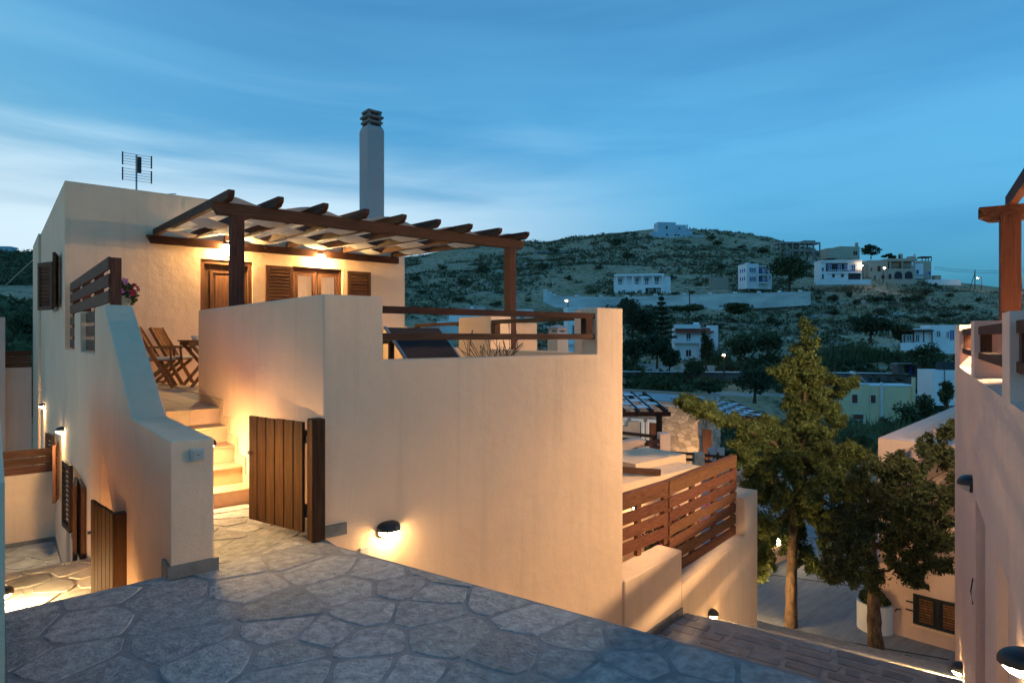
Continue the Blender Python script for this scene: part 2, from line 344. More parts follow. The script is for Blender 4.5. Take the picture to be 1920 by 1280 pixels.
# road below the stair
ROADM = mat('grey_concrete_road', (0.29,0.31,0.32), 0.85, 0.25, 1.2, (1,6,1), bump=0.5, bscale=14, spec=0.3)
JOINT = mat('road_joint', (0.05,0.05,0.05), 0.95)
RZ = -4.2
road = MB().prism([(10.6,-2.5),(17.0,-2.5),(24.5,3.0),(24.5,12.0),(13.0,16.5),(10.6,9.0)],'z',RZ-.3,RZ).build('road', ROADM); put(road, kind='structure')
for a, b in (((10.7,8.6),(13.4,3.2)), ((11.8,13.0),(16.0,4.9)), ((14.2,15.0),(19.5,6.0))):
    MB().bar((*a,RZ+.001),(*b,RZ+.001),.035,.008).build('expansion_joint', JOINT, road)
gr = thing('drain_grate', 'dark metal drain grate in the road beside the second tree', 'drain', (12.4,4.0,RZ))
for k in range(8): MB().box(12.05+k*.1,12.09+k*.1,3.86,4.20,RZ+.002,RZ+.012).build('grate_bar', BLACK, gr)
for y in (3.86,4.03,4.17): MB().box(12.03,12.82,y,y+.03,RZ+.003,RZ+.014).build('grate_frame', STEEL, gr)
MB().box(12.5,13.25,2.9,3.6,RZ+.002,RZ+.012).build('road_patch', mat('pale_concrete_patch',(0.25,0.26,0.27),.9,.1,3), road)

# ------------------------------------------------------------------ foliage kit
FOL = mat('dark_foliage', (0.085,0.108,0.048), 0.8, 0.35, 1.5, irand=0.45, trans=0.25)
FOLB = mat('hill_scrub_foliage', (0.105,0.115,0.062), 0.9, 0.3, .3, irand=0.5)
FOLP = mat('pine_foliage', (0.058,0.080,0.042), 0.85, 0.35, .8, irand=0.45, trans=0.2)
FOLY = mat('lit_conifer_foliage', (0.125,0.155,0.045), 0.8, 0.45, 2.2, irand=0.45, trans=0.3)
FOLD = mat('dark_conifer_foliage', (0.07,0.08,0.03), 0.8, 0.45, 2.2, irand=0.5, trans=0.2)
REED = mat('reed_foliage', (0.14,0.165,0.075), 0.85, 0.3, .4, irand=0.35, trans=0.25)
DRYG = mat('dry_grass', (0.22,0.165,0.085), 0.9, 0.3, .4, irand=0.35, trans=0.2)
BARK = mat('tree_bark', (0.125,0.082,0.052), 0.95, 0.7, 16.0, (1,1,.4), bump=1.0, bscale=30, relief=3.0)
ROCK = mat('pale_rock', (0.26,0.25,0.235), 0.95, 0.3, 1.0, irand=0.3)
def ball_pts(n, c, r, shellp=0.35):
    d = NR.normal(size=(n,3)); d /= np.linalg.norm(d, axis=1)[:,None]
    q = NR.uniform(0, 1, n)**shellp
    return np.asarray(c)+d*q[:,None]*np.asarray(r)
def crown_pts(c, r, nclump, nleaf, cr=0.38):
    cs = ball_pts(nclump, c, np.asarray(r)*0.78, 0.4); o = []
    for k in cs: o.append(ball_pts(nleaf, k, np.asarray(r)*cr*NR.uniform(.6,1.25), .45))
    return np.concatenate(o)
def tree(name, label, p, h, r, leaf, fm=FOL, nclump=26, nleaf=60, trunk=.25, cat='tree', group=None, cz=.62, rz=.42):
    t = thing(name, label, cat, p, group); p = Vector(p)
    MB().tube([p+Vector((0,0,-.3)), p+Vector((.04*r,0,h*.4)), p+Vector((-.03*r,.02*r,h*.8))],[trunk,trunk*.7,trunk*.25],7).build('trunk', BARK, t)
    np_mesh('crown', leaves(crown_pts((p.x,p.y,p.z+h*cz),(r,r,h*rz),nclump,nleaf), leaf, 1.6), 4, fm, t)
    return t
bush_meshes = []
for k in range(5):
    q = leaves(crown_pts((0,0,.42),(.5,.5,.40),12,42,.42), .085, 1.5)
    q[:,2] = np.maximum(q[:,2], -.05)
    o = np_mesh('bush', q, 4, FOLB); bush_meshes.append(o.data); bpy.data.objects.remove(o)
def bush(p, wd, ht, label, group, name='bush', m=None):
    o = bpy.data.objects.new(name, rnd.choice(bush_meshes)); COL.objects.link(o)
    o.location = p; o.scale = (wd, wd, ht); o.rotation_euler = (0, 0, rnd.uniform(0, 6.28)); put(o, label, 'bush', group)
    return o
# scrub and rock over the hill (uncountable)
def tri_clumps(n, u0, u1, d0, d1, s0, s1, per, dens=None, flat=.6):
    o = []
    for _ in range(n):
        u = rnd.uniform(u0, u1); D = math.sqrt(rnd.uniform(d0*d0, d1*d1))
        lat = (u-UC)/F*D
        if mnoise.noise((lat*.035, D*.035, 4.4)) + .5*mnoise.noise((lat*.13, D*.13, 2.2)) < (dens if dens is not None else -9): continue
        s = rnd.uniform(s0, s1); p = at(u, VH, D); c = np.array((p.x, p.y, terrain_D(u, D)+s*.15))
        q = c+NR.normal(size=(per,3))*np.array((s*.42, s*.42, s*.42*flat)); e = NR.normal(size=(per,3,3))*s*.28
        o.append((q[:,None,:]+e).reshape(-1,3))
    return np.concatenate(o)
sc1 = np_mesh('hill_scrub', np.concatenate([tri_clumps(24000, 740, 1960, 128, 305, .3, 1.35, 10, -.10), tri_clumps(2500, -30, 130, 60, 240, .5, 1.8, 12, -.1)]), 3, FOLB)
put(sc1, 'low dark scrub dotted all over the dry hillside', 'scrub', kind='stuff')
sc2 = np_mesh('hill_rocks', tri_clumps(7000, 740, 1960, 128, 300, .2, .8, 6, -.05, .5), 3, ROCK)
put(sc2, 'pale loose rocks scattered over the hillside', 'rocks', kind='stuff')
def blades(n, u0, u1, d0, d1, h0, h1, wd, den=-.12):
    o = []
    for _ in range(n):
        u = rnd.uniform(u0, u1); D = rnd.uniform(d0, d1); lat_ = (u-UC)/F*D; nn_ = mnoise.noise((lat_*.11, D*.16, 7.7))
        if nn_ < den: continue
        p = at(u, VH, D); z = terrain_D(u, D); h = rnd.uniform(h0, h1)*min(1.25, .55+1.6*(nn_-den))
        a = rnd.uniform(0, 6.28); dx, dy = math.cos(a)*wd, math.sin(a)*wd; tx, ty = rnd.gauss(0, .25)*h, rnd.gauss(0, .25)*h
        o += [(p.x-dx, p.y-dy, z-.1), (p.x+dx, p.y+dy, z-.1), (p.x+tx, p.y+ty, z+h)]
    return np.array(o)
g1 = np_mesh('reed_bed', np.concatenate([blades(9000, 1320, 1690, 110, 123, .8, 3.2, .16, .0), blades(4200, 1330, 1720, 48, 84, .7, 2.2, .11), blades(2500, 1560, 1700, 50, 66, 1.0, 2.6, .11), blades(2500,1170,1330,50,86,.5,1.6,.1)]), 3, REED)
put(g1, 'grey green reeds and tall grass filling the valley floor', 'reeds', kind='stuff')
g2 = np_mesh('dry_meadow', np.concatenate([blades(6000, 1290, 1720, 105, 112, .4, 1.1, .14), blades(6000, 1560, 1960, 150, 200, .3, .8, .18), blades(2600, 880, 1350, 122, 150, .3, .9, .15)]), 3, DRYG)
g3 = np_mesh('valley_scrub', np.concatenate([tri_clumps(2600, 1165, 1960, 44, 122, .5, 1.7, 34, -.12, .8), tri_clumps(900, -20, 140, 26, 90, .4, 1.2, 34, -.2, .8)]), 3, FOL)
put(g3, 'mixed low green shrubs covering the valley floor between the houses', 'shrubs', kind='stuff')
put(g2, 'straw coloured dry grass on the lower slopes', 'grass', kind='stuff')
# ------------------------------------------------------------------ foreground terrace of crazy paving
E1 = Vector((0.9546, 0.2980, 0)); E2 = Vector((-0.2980, 0.9546, 0))      # the stair's own directions
EM = Matrix(((E1.x, E2.x, 0, 0), (E1.y, E2.y, 0, 0), (0, 0, 1, 0), (0, 0, 0, 1)))
def clip_half(poly, n, c):
    """keep the part of poly where n.p <= c"""
    outp = []
    for i in range(len(poly)):
        a = poly[i]; b = poly[(i+1) % len(poly)]
        da = n[0]*a[0]+n[1]*a[1]-c; db = n[0]*b[0]+n[1]*b[1]-c
        if da <= 0: outp.append(a)
        if (da < 0 < db) or (db < 0 < da):
            t = da/(da-db); outp.append((a[0]+(b[0]-a[0])*t, a[1]+(b[1]-a[1])*t))
    return outp
def poly_area(p): return 0.5*sum(p[i][0]*p[(i+1)%len(p)][1]-p[(i+1)%len(p)][0]*p[i][1] for i in range(len(p)))
def inset_convex(poly, d):
    if poly_area(poly) < 0: poly = poly[::-1]
    res = poly
    for i in range(len(poly)):
        a = poly[i]; b = poly[(i+1)%len(poly)]
        ex, ey = b[0]-a[0], b[1]-a[1]; l = math.hypot(ex, ey)
        if l < 1e-6: continue
        n = (ey/l, -ex/l); res = clip_half(res, n, n[0]*a[0]+n[1]*a[1]-d)
        if len(res) < 3: return []
    return res
def voronoi(pts, bound, joint):
    cells = []
    P = np.array(pts)
    for i, p in enumerate(pts):
        poly = list(bound)
        d2 = ((P-P[i])**2).sum(1); order = np.argsort(d2)[1:26]
        for j in order:
            q = P[j]; nx, ny = q[0]-p[0], q[1]-p[1]; l = math.hypot(nx, ny)
            if l < 1e-6: continue
            nx /= l; ny /= l
            poly = clip_half(poly, (nx, ny), nx*(p[0]+q[0])/2+ny*(p[1]+q[1])/2)
            if len(poly) < 3: break
        if len(poly) >= 3:
            poly = inset_convex(poly, joint*rnd.uniform(0.35, 0.75))
            if len(poly) >= 3 and abs(poly_area(poly)) > 0.006: cells.append(poly)
    return cells
def rough_edge(poly, jit, seg=0.12):
    out = []
    n = len(poly)
    cen = (sum(p[0] for p in poly)/n, sum(p[1] for p in poly)/n)
    for i in range(n):
        a = poly[i]; b = poly[(i+1)%n]; l = math.hypot(b[0]-a[0], b[1]-a[1])
        k = max(1, int(l/seg))
        for j in range(k):
            t = (j + (0.12 if j == 0 else 0))/k
            x = a[0]+(b[0]-a[0])*t; y = a[1]+(b[1]-a[1])*t
            s = rnd.uniform(-jit, jit*0.3) - (jit*0.8 if j == 0 else 0)
            dx, dy = x-cen[0], y-cen[1]; m = math.hypot(dx, dy) or 1
            out.append((x+dx/m*s, y+dy/m*s))
    return out
def slab_stone(name, poly, zf, h, m, parent, edge=0.006):
    n = len(poly); cen = (sum(p[0] for p in poly)/n, sum(p[1] for p in poly)/n)
    tilt = (rnd.uniform(-.008,.008), rnd.uniform(-.008,.008))
    def z(p): return zf(p[0], p[1]) + h + tilt[0]*(p[0]-cen[0]) + tilt[1]*(p[1]-cen[1])
    inn = []
    for p in poly:
        dx, dy = cen[0]-p[0], cen[1]-p[1]; l = math.hypot(dx, dy) or 1
        inn.append((p[0]+dx/l*edge, p[1]+dy/l*edge))
    vs = [(p[0], p[1], zf(p[0],p[1])-0.03) for p in poly] + [(p[0], p[1], z(p)-0.006) for p in poly] + [(p[0], p[1], z(p)) for p in inn]
    fs = [(i, (i+1)%n, n+(i+1)%n, n+i) for i in range(n)] + [(n+i, n+(i+1)%n, 2*n+(i+1)%n, 2*n+i) for i in range(n)] + [tuple(range(2*n, 3*n))]
    return MB().add(vs, fs).build(name, m, parent)
def tz(x, y):
    return -0.015 - 0.075*max(0.0, min(1.0, (y-4.9)/1.7)) if x > 0.9 and y > 4.7 else -0.015
edge0 = Vector((1.968, 4.72, 0)); edge1 = edge0 + Vector((.282,-.959,0))*9.0
terr_poly = [(-3.2, -3.9), (edge1.x, edge1.y), (edge0.x, edge0.y), (1.62, 4.72), (-3.2, 4.62)]
base = MB(); base.prism(terr_poly, 'z', -0.30, -0.0055)
tb = base.build('stone_terrace', MORTAR); put(tb, kind='structure')
vs = []; ys = np.linspace(4.60, 6.62, 8)
pb = MB()
for i in range(7):
    y0, y1 = ys[i], ys[i+1]
    pb.add([(1.15,y0,tz(1.5,y0)-0.006),(2.04,y0,tz(1.5,y0)-0.006),(2.04,y1,tz(1.5,y1)-0.006),(1.15,y1,tz(1.5,y1)-0.006)], [(0,1,2,3)])
pp = pb.build('entry_path', MORTAR); put(pp, kind='structure')
def scatter(x0, x1, y0, y1, dmin, n):
    pts = []
    for _ in range(n):
        p = (rnd.uniform(x0, x1), rnd.uniform(y0, y1)); r = dmin*rnd.uniform(0.55, 1.35)
        if all((p[0]-q[0])**2+(p[1]-q[1])**2 > (0.5*(r+q[2]))**2 for q in pts): pts.append((*p, r))
    return [(p[0], p[1]) for p in pts]
seeds = scatter(-3.0, 5.2, -1.0, 5.2, 0.32, 8000)
convex = [(-3.19, -1.0), (edge0.x - 0.01 + 5.71*0.282/0.959, -1.0), (edge0.x-0.01, 4.71), (1.62, 4.715), (-3.19, 4.615)]
for c in voronoi(seeds, convex, 0.011):
    pl = rough_edge(c, 0.009, 0.09)
    slab_stone('paving_stone', pl, lambda x, y: -0.022, 0.021+rnd.uniform(-.003,.004), STONE, tb)
seeds = scatter(1.0, 2.2, 4.6, 6.8, 0.36, 900)
for c in voronoi(seeds, [(1.166,4.73),(2.028,4.73),(2.028,6.59),(1.166,6.59)], 0.03):
    slab_stone('paving_stone', rough_edge(c, 0.014), lambda x, y: tz(1.5, y)-0.006, 0.007+rnd.uniform(-.002,.004), STONE, pp)

# ------------------------------------------------------------------ lamps
def frame_at(p, n):
    n = Vector(n).normalized(); z = Vector((0,0,1)); r = z.cross(n).normalized()
    return Matrix(((r.x, n.x, 0, p[0]), (r.y, n.y, 0, p[1]), (r.z, n.z, 1, p[2]), (0,0,0,1)))
def oval_lamp(p, n, label, lit=True, wd=0.20, ht=0.125, dp=0.10, gm=None):
    t = thing('wall_lamp', label, 'wall lamp', p, 'oval wall lamps with dark hoods')
    M = frame_at(p, n)
    def shell(a, b, c, v0, v1, y0, nu=16, nv=6, x=1.0):
        m = MB(M); vs = []; fs = []
        for j in range(nv+1):
            th = v0+(v1-v0)*j/nv                      # angle in the upright plane, 0 = sideways right
            for i in range(nu+1):
                ph = math.pi*i/nu                     # from left rim over the front to right rim
                cx_, sy = math.cos(ph), math.sin(ph)
                vs.append((a*cx_*abs(math.cos(th))**0.6 if False else a*cx_, y0+c*sy*math.cos(th), b*math.sin(th)*(sy**0.5)))
        for j in range(nv):
            for i in range(nu): fs.append((j*(nu+1)+i, j*(nu+1)+i+1, (j+1)*(nu+1)+i+1, (j+1)*(nu+1)+i))
        return m.add(vs, fs)
    bp = MB(M); k = 20
    ring = [(0.5*wd*0.98*math.copysign(abs(math.cos(q))**0.7, math.cos(q)), 0.5*ht*math.copysign(abs(math.sin(q))**0.8, math.sin(q))) for q in [2*math.pi*i/k for i in range(k)]]
    bp.prism(ring, 'y', -0.005, 0.025); bp.build('back_plate', BLACK, t)
    shell(wd/2, ht/2, dp, -0.12, math.pi/2, 0.02).build('hood', BLACK, t, smooth=True)
    shell(wd/2*0.88, ht/2*0.9, dp*0.86, -math.pi/2, 0.0, 0.02).build('glass', (gm or GLOW) if lit else DIMGLASS, t, smooth=True)
    return t
def ball_lamp(p, n, label, r=0.085):
    t = thing('porch_lamp', label, 'porch lamp', p, 'round porch lamps under the pergola'); M = frame_at(p, n)
    m = MB(M); m.lathe((0,0,0), [(0.001,-0.0)], 4) if False else None
    MB(M).prism([(0.075*math.cos(q), 0.075*math.sin(q)) for q in [2*math.pi*i/16 for i in range(16)]], 'y', -0.003, 0.03).build('back_plate', BLACK, t)
    m = MB(M); vs = []; fs = []; nu, nv = 16, 10
    for j in range(nv+1):
        th = -math.pi/2+math.pi*0.92*j/nv
        for i in range(nu): vs.append((r*math.cos(th)*math.cos(2*math.pi*i/nu), 0.09+r*math.cos(th)*math.sin(2*math.pi*i/nu), r*math.sin(th)))
    for j in range(nv):
        for i in range(nu): fs.append((j*nu+i, j*nu+(i+1)%nu, (j+1)*nu+(i+1)%nu, (j+1)*nu+i))
    m.add(vs, fs).build('globe', GLOWS, t, smooth=True)
    c = MB(M); c.lathe((0,0.09,0), [(r*0.66,r*0.80),(r*0.45,r*0.95),(0.01,r*1.05)], 16); c.build('cap', STEEL, t, smooth=True)
    return t

# ------------------------------------------------------------------ the apartment house
XL, XI, XW, YF, XE, YB, XR, YE = 0.898, 1.164, 2.03, 4.81, 5.69, 12.66, 7.29, 22.5
ZF, ZP, ZS, ZR = 0.773, 1.942, 1.398, 4.18
house = thing('apartment_house', 'cream stucco house with flat roof, tall chimney and brown shutters behind the pergola', 'house', (4.1, YB, -2.6))
wall = MB().box(XL, XR, YB, YE, -2.6, ZR).build('wall', STUCCO, house)
ops = [(2.956,3.896,YB-.1,YB+.16,ZF-.05,3.06), (4.69,5.77,YB-.1,YB+.24,ZF-.05,3.04),
       (XL-.1,XL+.18,13.95,14.85,2.12,3.05), (XL-.1,XL+.18,13.95,14.85,-1.3,-0.3)]
cut(wall, ops)
MB().box(XL-.05, XL-.001, 19.6, YE-.01, -2.6, ZR-.002).build('pilaster', STUCCO, house)
MB().box(XL+.25, XR-.25, YB+.25, YE-.25, ZR-.05, ZR+.004).build('roof', STUCCO2, house)
# entrance door
d = MB().box(2.956, 3.896, YB+.10, YB+.155, ZF, 3.06).build('door', WOODZ, house)
for x0, x1 in ((2.958,3.03),(3.822,3.894)): MB().box(x0,x1,YB+.03,YB+.10,ZF,3.058).build('door_frame', WOODZ, d)
MB().box(3.03,3.822,YB+.03,YB+.10,2.975,3.058).build('door_frame', WOODX, d)
for x0,x1,z0,z1 in ((3.14,3.71,0.95,1.75),(3.14,3.71,1.92,2.86)):
    m = MB()
    for (a,b,c,e) in ((x0,x1,z0,z0+.05),(x0,x1,z1-.05,z1),(x0,x0+.05,z0+.05,z1-.05),(x1-.05,x1,z0+.05,z1-.05)): m.box(a,b,YB+.075,YB+.101,c,e)
    m.build('panel_moulding', WOODZ, d)
    MB().box(x0+.09,x1-.09,YB+.085,YB+.101,z0+.09,z1-.09).build('raised_panel', WOODZ, d, bevel=0.01)
MB().tube([(3.80,YB+.10,1.80),(3.80,YB+.03,1.80),(3.70,YB+.03,1.80)],0.011).build('handle', STEEL, d)
# french window
wn = MB().box(4.69,5.77,YB+.20,YB+.235,ZF,3.04).build('window', CURTAIN, house); wn['label'] = 'curtained french window lit from inside'
for x0,x1 in ((4.692,4.75),(5.71,5.768)): MB().box(x0,x1,YB+.06,YB+.15,ZF,3.038).build('frame', WOODZ, wn)
MB().box(4.75,5.71,YB+.06,YB+.15,2.965,3.038).build('frame', WOODX, wn)
for x0,x1 in ((4.755,4.825),(5.135,5.215),(5.245,5.325),(5.635,5.705)): MB().box(x0,x1,YB+.075,YB+.125,ZF,2.96).build('sash', WOODZ, wn)
for x0,x1 in ((4.825,5.135),(5.325,5.635)):
    MB().box(x0,x1,YB+.075,YB+.125,2.87,2.96).build('sash', WOODX, wn)
    MB().box(x0,x1,YB+.095,YB+.102,ZF,2.87).build('pane', CLEAR, wn)
def shutter(corner, ax, wd, z0, z1, parent, name='shutter', th=0.045, slats=None):
    """louvred shutter leaf hung at corner, running along the flat direction ax"""
    ax = Vector(ax).normalized(); nr = Vector((ax.y, -ax.x, 0))
    M = Matrix(((ax.x, nr.x, 0, corner[0]), (ax.y, nr.y, 0, corner[1]), (0,0,1,0), (0,0,0,1)))
    st = 0.07
    m = MB(M); m.box(0,st,-th/2,th/2,z0,z1).box(wd-st,wd,-th/2,th/2,z0,z1).box(st,wd-st,-th/2,th/2,z1-st,z1).box(st,wd-st,-th/2,th/2,z0,z0+st)
    s = m.build(name, WOODZ, parent)
    n = slats or max(6, int((z1-z0-2*st)/0.065)); pitch = (z1-z0-2*st)/n
    sm = None
    for i in range(n):
        z = z0+st+pitch*(i+.5)
        mm = MB(M); mm.add([(st,-.018,z+pitch*.48),(wd-st,-.018,z+pitch*.48),(wd-st,.018,z-pitch*.42),(st,.018,z-pitch*.42),
                            (st,-.010,z+pitch*.55),(wd-st,-.010,z+pitch*.55),(wd-st,.026,z-pitch*.35),(st,.026,z-pitch*.35)],
                           [(0,1,2,3),(7,6,5,4),(0,4,5,1),(2,6,7,3),(1,5,6,2),(0,3,7,4)])
        mm.build('slat', WOODX, s)
    return s
shutter((4.14,YB-.03), (1,0,0), 0.535, ZF+.05, 3.02, house)
shutter((5.87,YB-.03), (1,0,0), 0.54, ZF+.05, 3.02, house)
def side_window(yh0, yh1, z0, z1, leaves_):
    w_ = MB().box(XL+.13, XL+.16, yh0, yh1, z0, z1).build('window', PANE, house)
    m = MB()
    for a,b,c,e in ((yh0,yh1,z0,z0+.06),(yh0,yh1,z1-.06,z1),(yh0,yh0+.06,z0+.06,z1-.06),(yh1-.06,yh1,z0+.06,z1-.06),((yh0+yh1)/2-.03,(yh0+yh1)/2+.03,z0+.06,z1-.06)): m.box(XL+.09,XL+.129,a,b,c,e)
    m.build('frame', WOODZ, w_)
    MB().box(XL-.03, XL+.10, yh0-.03, yh1+.03, z0-.04, z0).build('sill', PLINTH, w_)
    for c, a, wd_ in leaves_:
        s = shutter(c, a, wd_, z0, z1, house, slats=11)
        for zz_ in (z0+.15, z1-.15): MB().tube([(c[0],c[1],zz_),(XL,c[1]+0.02,zz_)],0.012,6).build('hinge', BLACK, s)
side_window(13.95,14.85,2.12,3.05, [((.872,13.85),(-.085,-.60),.60), ((.872,14.95),(-.20,.52),.55)])
side_window(13.95,14.85,-1.3,-.3, [((.872,13.88),(-.07,-.42),.45), ((.872,14.95),(-.08,.52),.50)])
# chimney
CX, CY = 6.76-6.20, 13.48-15.35
cx0, cy0, cw, zs_ = 6.77, 13.48, .43, 6.52
ch = MB().box(cx0,cx0+cw,cy0,cy0+cw,ZR,zs_)
ch.add([(cx0,cy0,zs_),(cx0+cw,cy0,zs_),(cx0+cw,cy0+cw,zs_),(cx0,cy0+cw,zs_),(cx0+.035,cy0+.035,zs_+.10),(cx0+cw-.035,cy0+.035,zs_+.10),(cx0+cw-.035,cy0+cw-.035,zs_+.10),(cx0+.035,cy0+cw-.035,zs_+.10)],[(0,1,5,4),(1,2,6,5),(2,3,7,6),(3,0,4,7),(4,5,6,7)])
cho = ch.build('chimney', CHIM, house)
for k in range(3):
    z = zs_+.15+k*0.125; e = (0.015, 0.0, 0.03)[k]
    MB().prism([(cx0+e,cy0+e),(cx0+cw-e,cy0+e),(cx0+cw-e,cy0+cw-e),(cx0+e,cy0+cw-e)],'z',z+.02,z+.08).build('cap_slab', PLINTH, cho, bevel=0.018)
    for (a,b) in ((.05,.05),(cw-.11,.05),(.05,cw-.11),(cw-.11,cw-.11)): MB().box(cx0+a,cx0+a+.06,cy0+b,cy0+b+.06,z-.05,z+.021).build('cap_block', PLINTH, cho)
ball_lamp((3.386,YB,3.27),(0,-1,0),'round lit porch lamp above the wooden entrance door, partly behind a post')
ball_lamp((5.24,YB,3.245),(0,-1,0),'round lit porch lamp above the french window under the pergola')
# aerial on the roof
ar = thing('television_aerial', 'grid television aerial on a short mast on the flat roof', 'aerial', (2.02,13.3,ZR))
MB().tube([(2.02,13.3,ZR),(2.02,13.3,ZR+.78)],0.016).build('mast', STEEL, ar)
MB().box(1.90,2.06,13.26,13.36,ZR,ZR+.09).build('foot', BLACK, ar)
for zc in (ZR+.66, ZR+.38):
    m = MB()
    for k in range(5): m.tube([(1.79,13.22,zc-.10+k*.05),(2.25,13.22,zc-.10+k*.05)],0.004,5)
    m.build('grid', STEEL, ar)
    for x in (1.79,2.25): MB().box(x-.01,x+.01,13.205,13.235,zc-.115,zc+.115).build('grid_end', BLACK, ar)
MB().box(2.0,2.07,13.10,13.20,ZR+.42,ZR+.70).build('dipole_box', BLACK, ar)
MB().tube([(2.2,13.0,ZR+.01),(2.6,12.9,ZR+.07)],0.008,5).build('cable_stub', BLACK, ar)

# ------------------------------------------------------------------ stair wall on the left and lower storey
sw = thing('stair_wall', 'cream stucco parapet sloping up beside the tiled steps, switch box on its near end', 'wall', (1.03,4.61,-2.6))
prof = [(4.61,-2.6),(4.61,.905),(6.12,.905),(7.91,ZP),(8.67,ZP),(8.67,ZS),(10.29,ZS),(10.29,ZP),(11.07,ZP),(11.07,ZS),(YB,ZS),(YB,-2.6)]
swo = MB().prism(prof,'x',XL,XI).build('wall', STUCCO, sw)
nic = MB().prism([(8.11,-1.15),(8.11,.42),(7.42,-.03),(6.85,-.42),(6.85,-1.15)],'x',XL-.1,XL+.2)
nic2 = MB().prism([(5.05,-1.15),(5.05,-.25),(4.85,-.25),(4.85,-1.15)],'x',XL-.1,XL+.12)
cut(swo, [nic, nic2, (XL-.1,XL+.18,10.15,11.2,-1.3,-.3), (XL-.1,XL+.14,11.75,12.45,-2.31,-.42)])
bv = swo.modifiers.new('bevel','BEVEL'); bv.width = .014; bv.segments = 3; bv.limit_method = 'ANGLE'
w2 = MB().box(XL+.13, XL+.16, 10.15,11.2,-1.3,-.3).build('window', PANE, sw)
MB().box(XL-.03, XL+.10, 10.12,11.23,-1.34,-1.3).build('sill', PLINTH, w2)
MB().box(XL+.10, XL+.128, 10.62,10.70,-1.3,-.3).build('frame', WOODZ, w2)
for c,a,wd_ in (((.885,10.12),(-.02,-.60),.62),((.855,10.28),(-.07,-.62),.60),((.872,11.25),(-.055,.56),.56)):
    s = shutter(c,a,wd_,-1.3,-.3,sw,slats=12)
    for zz_ in (-1.1,-.5): MB().tube([(c[0],c[1],zz_),(XL,c[1]+.01,zz_)],0.012,6).build('hinge', BLACK, s)
MB().box(XL-.022,XI+.024,4.586,4.611,0.002,.085).build('skirting', PLINTH, sw)
MB().box(XL-.022,XL-.001,4.611,4.80,-.30,.085).build('skirting', PLINTH, sw)
MB().box(XI+.001,XI+.02,4.611,6.55,-.06,.07).build('skirting', PLINTH, sw)
sb = MB().box(1.01,1.10,4.585,4.609,.765,.845).build('switch_box', PLASTIC, sw, bevel=0.004)
MB().box(1.024,1.086,4.577,4.5845,.777,.833).build('rocker', mat('switch_rocker',(0.46,0.44,0.38),0.5), sb, bevel=0.002)
MB().box(1.048,1.064,4.575,4.5769,.803,.807).build('mark', BLACK, sb)
oval_lamp((XL,12.97,0.02),(-1,0,0),'lit oval lamp on the house side wall, nearer of the two above the lower windows', gm=GLOWMID)
oval_lamp((XL,18.05,0.0),(-1,0,0),'lit oval lamp on the house side wall, farther of the two', gm=GLOWMID)
oval_lamp((XI,5.03,.80),(1,0,0),'dark hooded lamp on the inside of the stair parapet, near the switch box', gm=GLOWDIM)
oval_lamp((XI,6.75,.62),(1,0,0),'hooded lamp on the inside of the stair parapet beside the upper steps', gm=GLOWMID)
# privacy screen of boards on the parapet
ps = thing('board_screen', 'brown horizontal board screen standing on the left parapet beside flowers', 'screen', (1.0,10.3,ZS))
for k in range(6):
    z1 = 2.48-k*.185
    if z1-.135 < ZS: break
    y0 = 8.12 if z1-.135 > ZP-.02 else 8.69
    MB().box(.965,.99,y0,YB-.03,z1-.135,z1).build('slat', WOODY, ps)
for y in (8.16,9.6,11.0,12.5):
    zb = ZP+.002 if (y < 8.67 or 10.29 < y < 11.07) else ZS+.002
    MB().box(.991,1.09,y-.045,y+.045,zb,2.475).build('post', WOODZ, ps)

# ------------------------------------------------------------------ tiled steps and upper terrace floor
st = MB()
fl = MB().box(XI+.001, 6.75, 7.80, YB-.001, .55, ZF-.014).box(XW+.25, 5.5, 5.06, 7.80, .55, ZF-.014).build('upper_terrace_floor', GROUT); put(fl, kind='structure')
ny = 15
for i in range(3):
    for j in range(ny):
        x0 = XI+.004+i*(.86/3); x1 = x0+.86/3-.005; y0 = 8.05+j*(4.6/ny); y1 = y0+4.6/ny-.005
        MB().box(x0,x1,y0,y1,ZF-.02,ZF).build('floor_tile', TILEL, fl)
for i in range(4):
    for j in range(12):
        x0 = XW+.27+i*.33; y0 = 8.82+j*.318
        MB().box(x0,x0+.325,y0,y0+.313,ZF-.02,ZF).build('floor_tile', TILEL, fl)
stair = thing('tiled_steps', 'five terracotta tiled steps climbing from the stone path to the upper terrace', 'steps', (1.6,6.6,-.09))
for k in range(5):
    y = 6.6+.29*k; z1 = .063+.1775*k; z0 = z1-.1775 if k else -.12
    y2 = y+.29 if k < 4 else 8.04
    core = MB().box(XI+.002,XW-.002,y+.014,y2+.014 if k<4 else y2,z0-.15,z1-.022).build('step', GROUT, stair)
    s = (.40,.55,.33,.30,.62)[k]; xm = XI+.87*s
    for x0,x1 in ((XI+.003,xm-.003),(xm+.003,XW-.003)): MB().box(x0,x1,y+.002,y+.0135,z0+.001,z1-.026).build('riser_tile', TILE, core)
    s = (.3,.7,.5,.6,.45)[k]; xm = XI+.87*s
    for x0,x1 in ((XI+.003,xm-.002),(xm+.002,XW-.003)): MB().box(x0,x1,y-.022,y2-.002,z1-.0215,z1).build('tread_tile', TILEL, core, bevel=0.006)
    MB().box(XW-.016,XW-.0005,y-.02,y2-.02 if k<4 else 8.62,z1+.001,z1+.10).build('skirting_tile', TILEL, core)
    if k: MB().box(XW-.016,XW-.0005,y-.10,y-.0225,z1-.08,z1+.10).build('skirting_tile', TILEL, core)

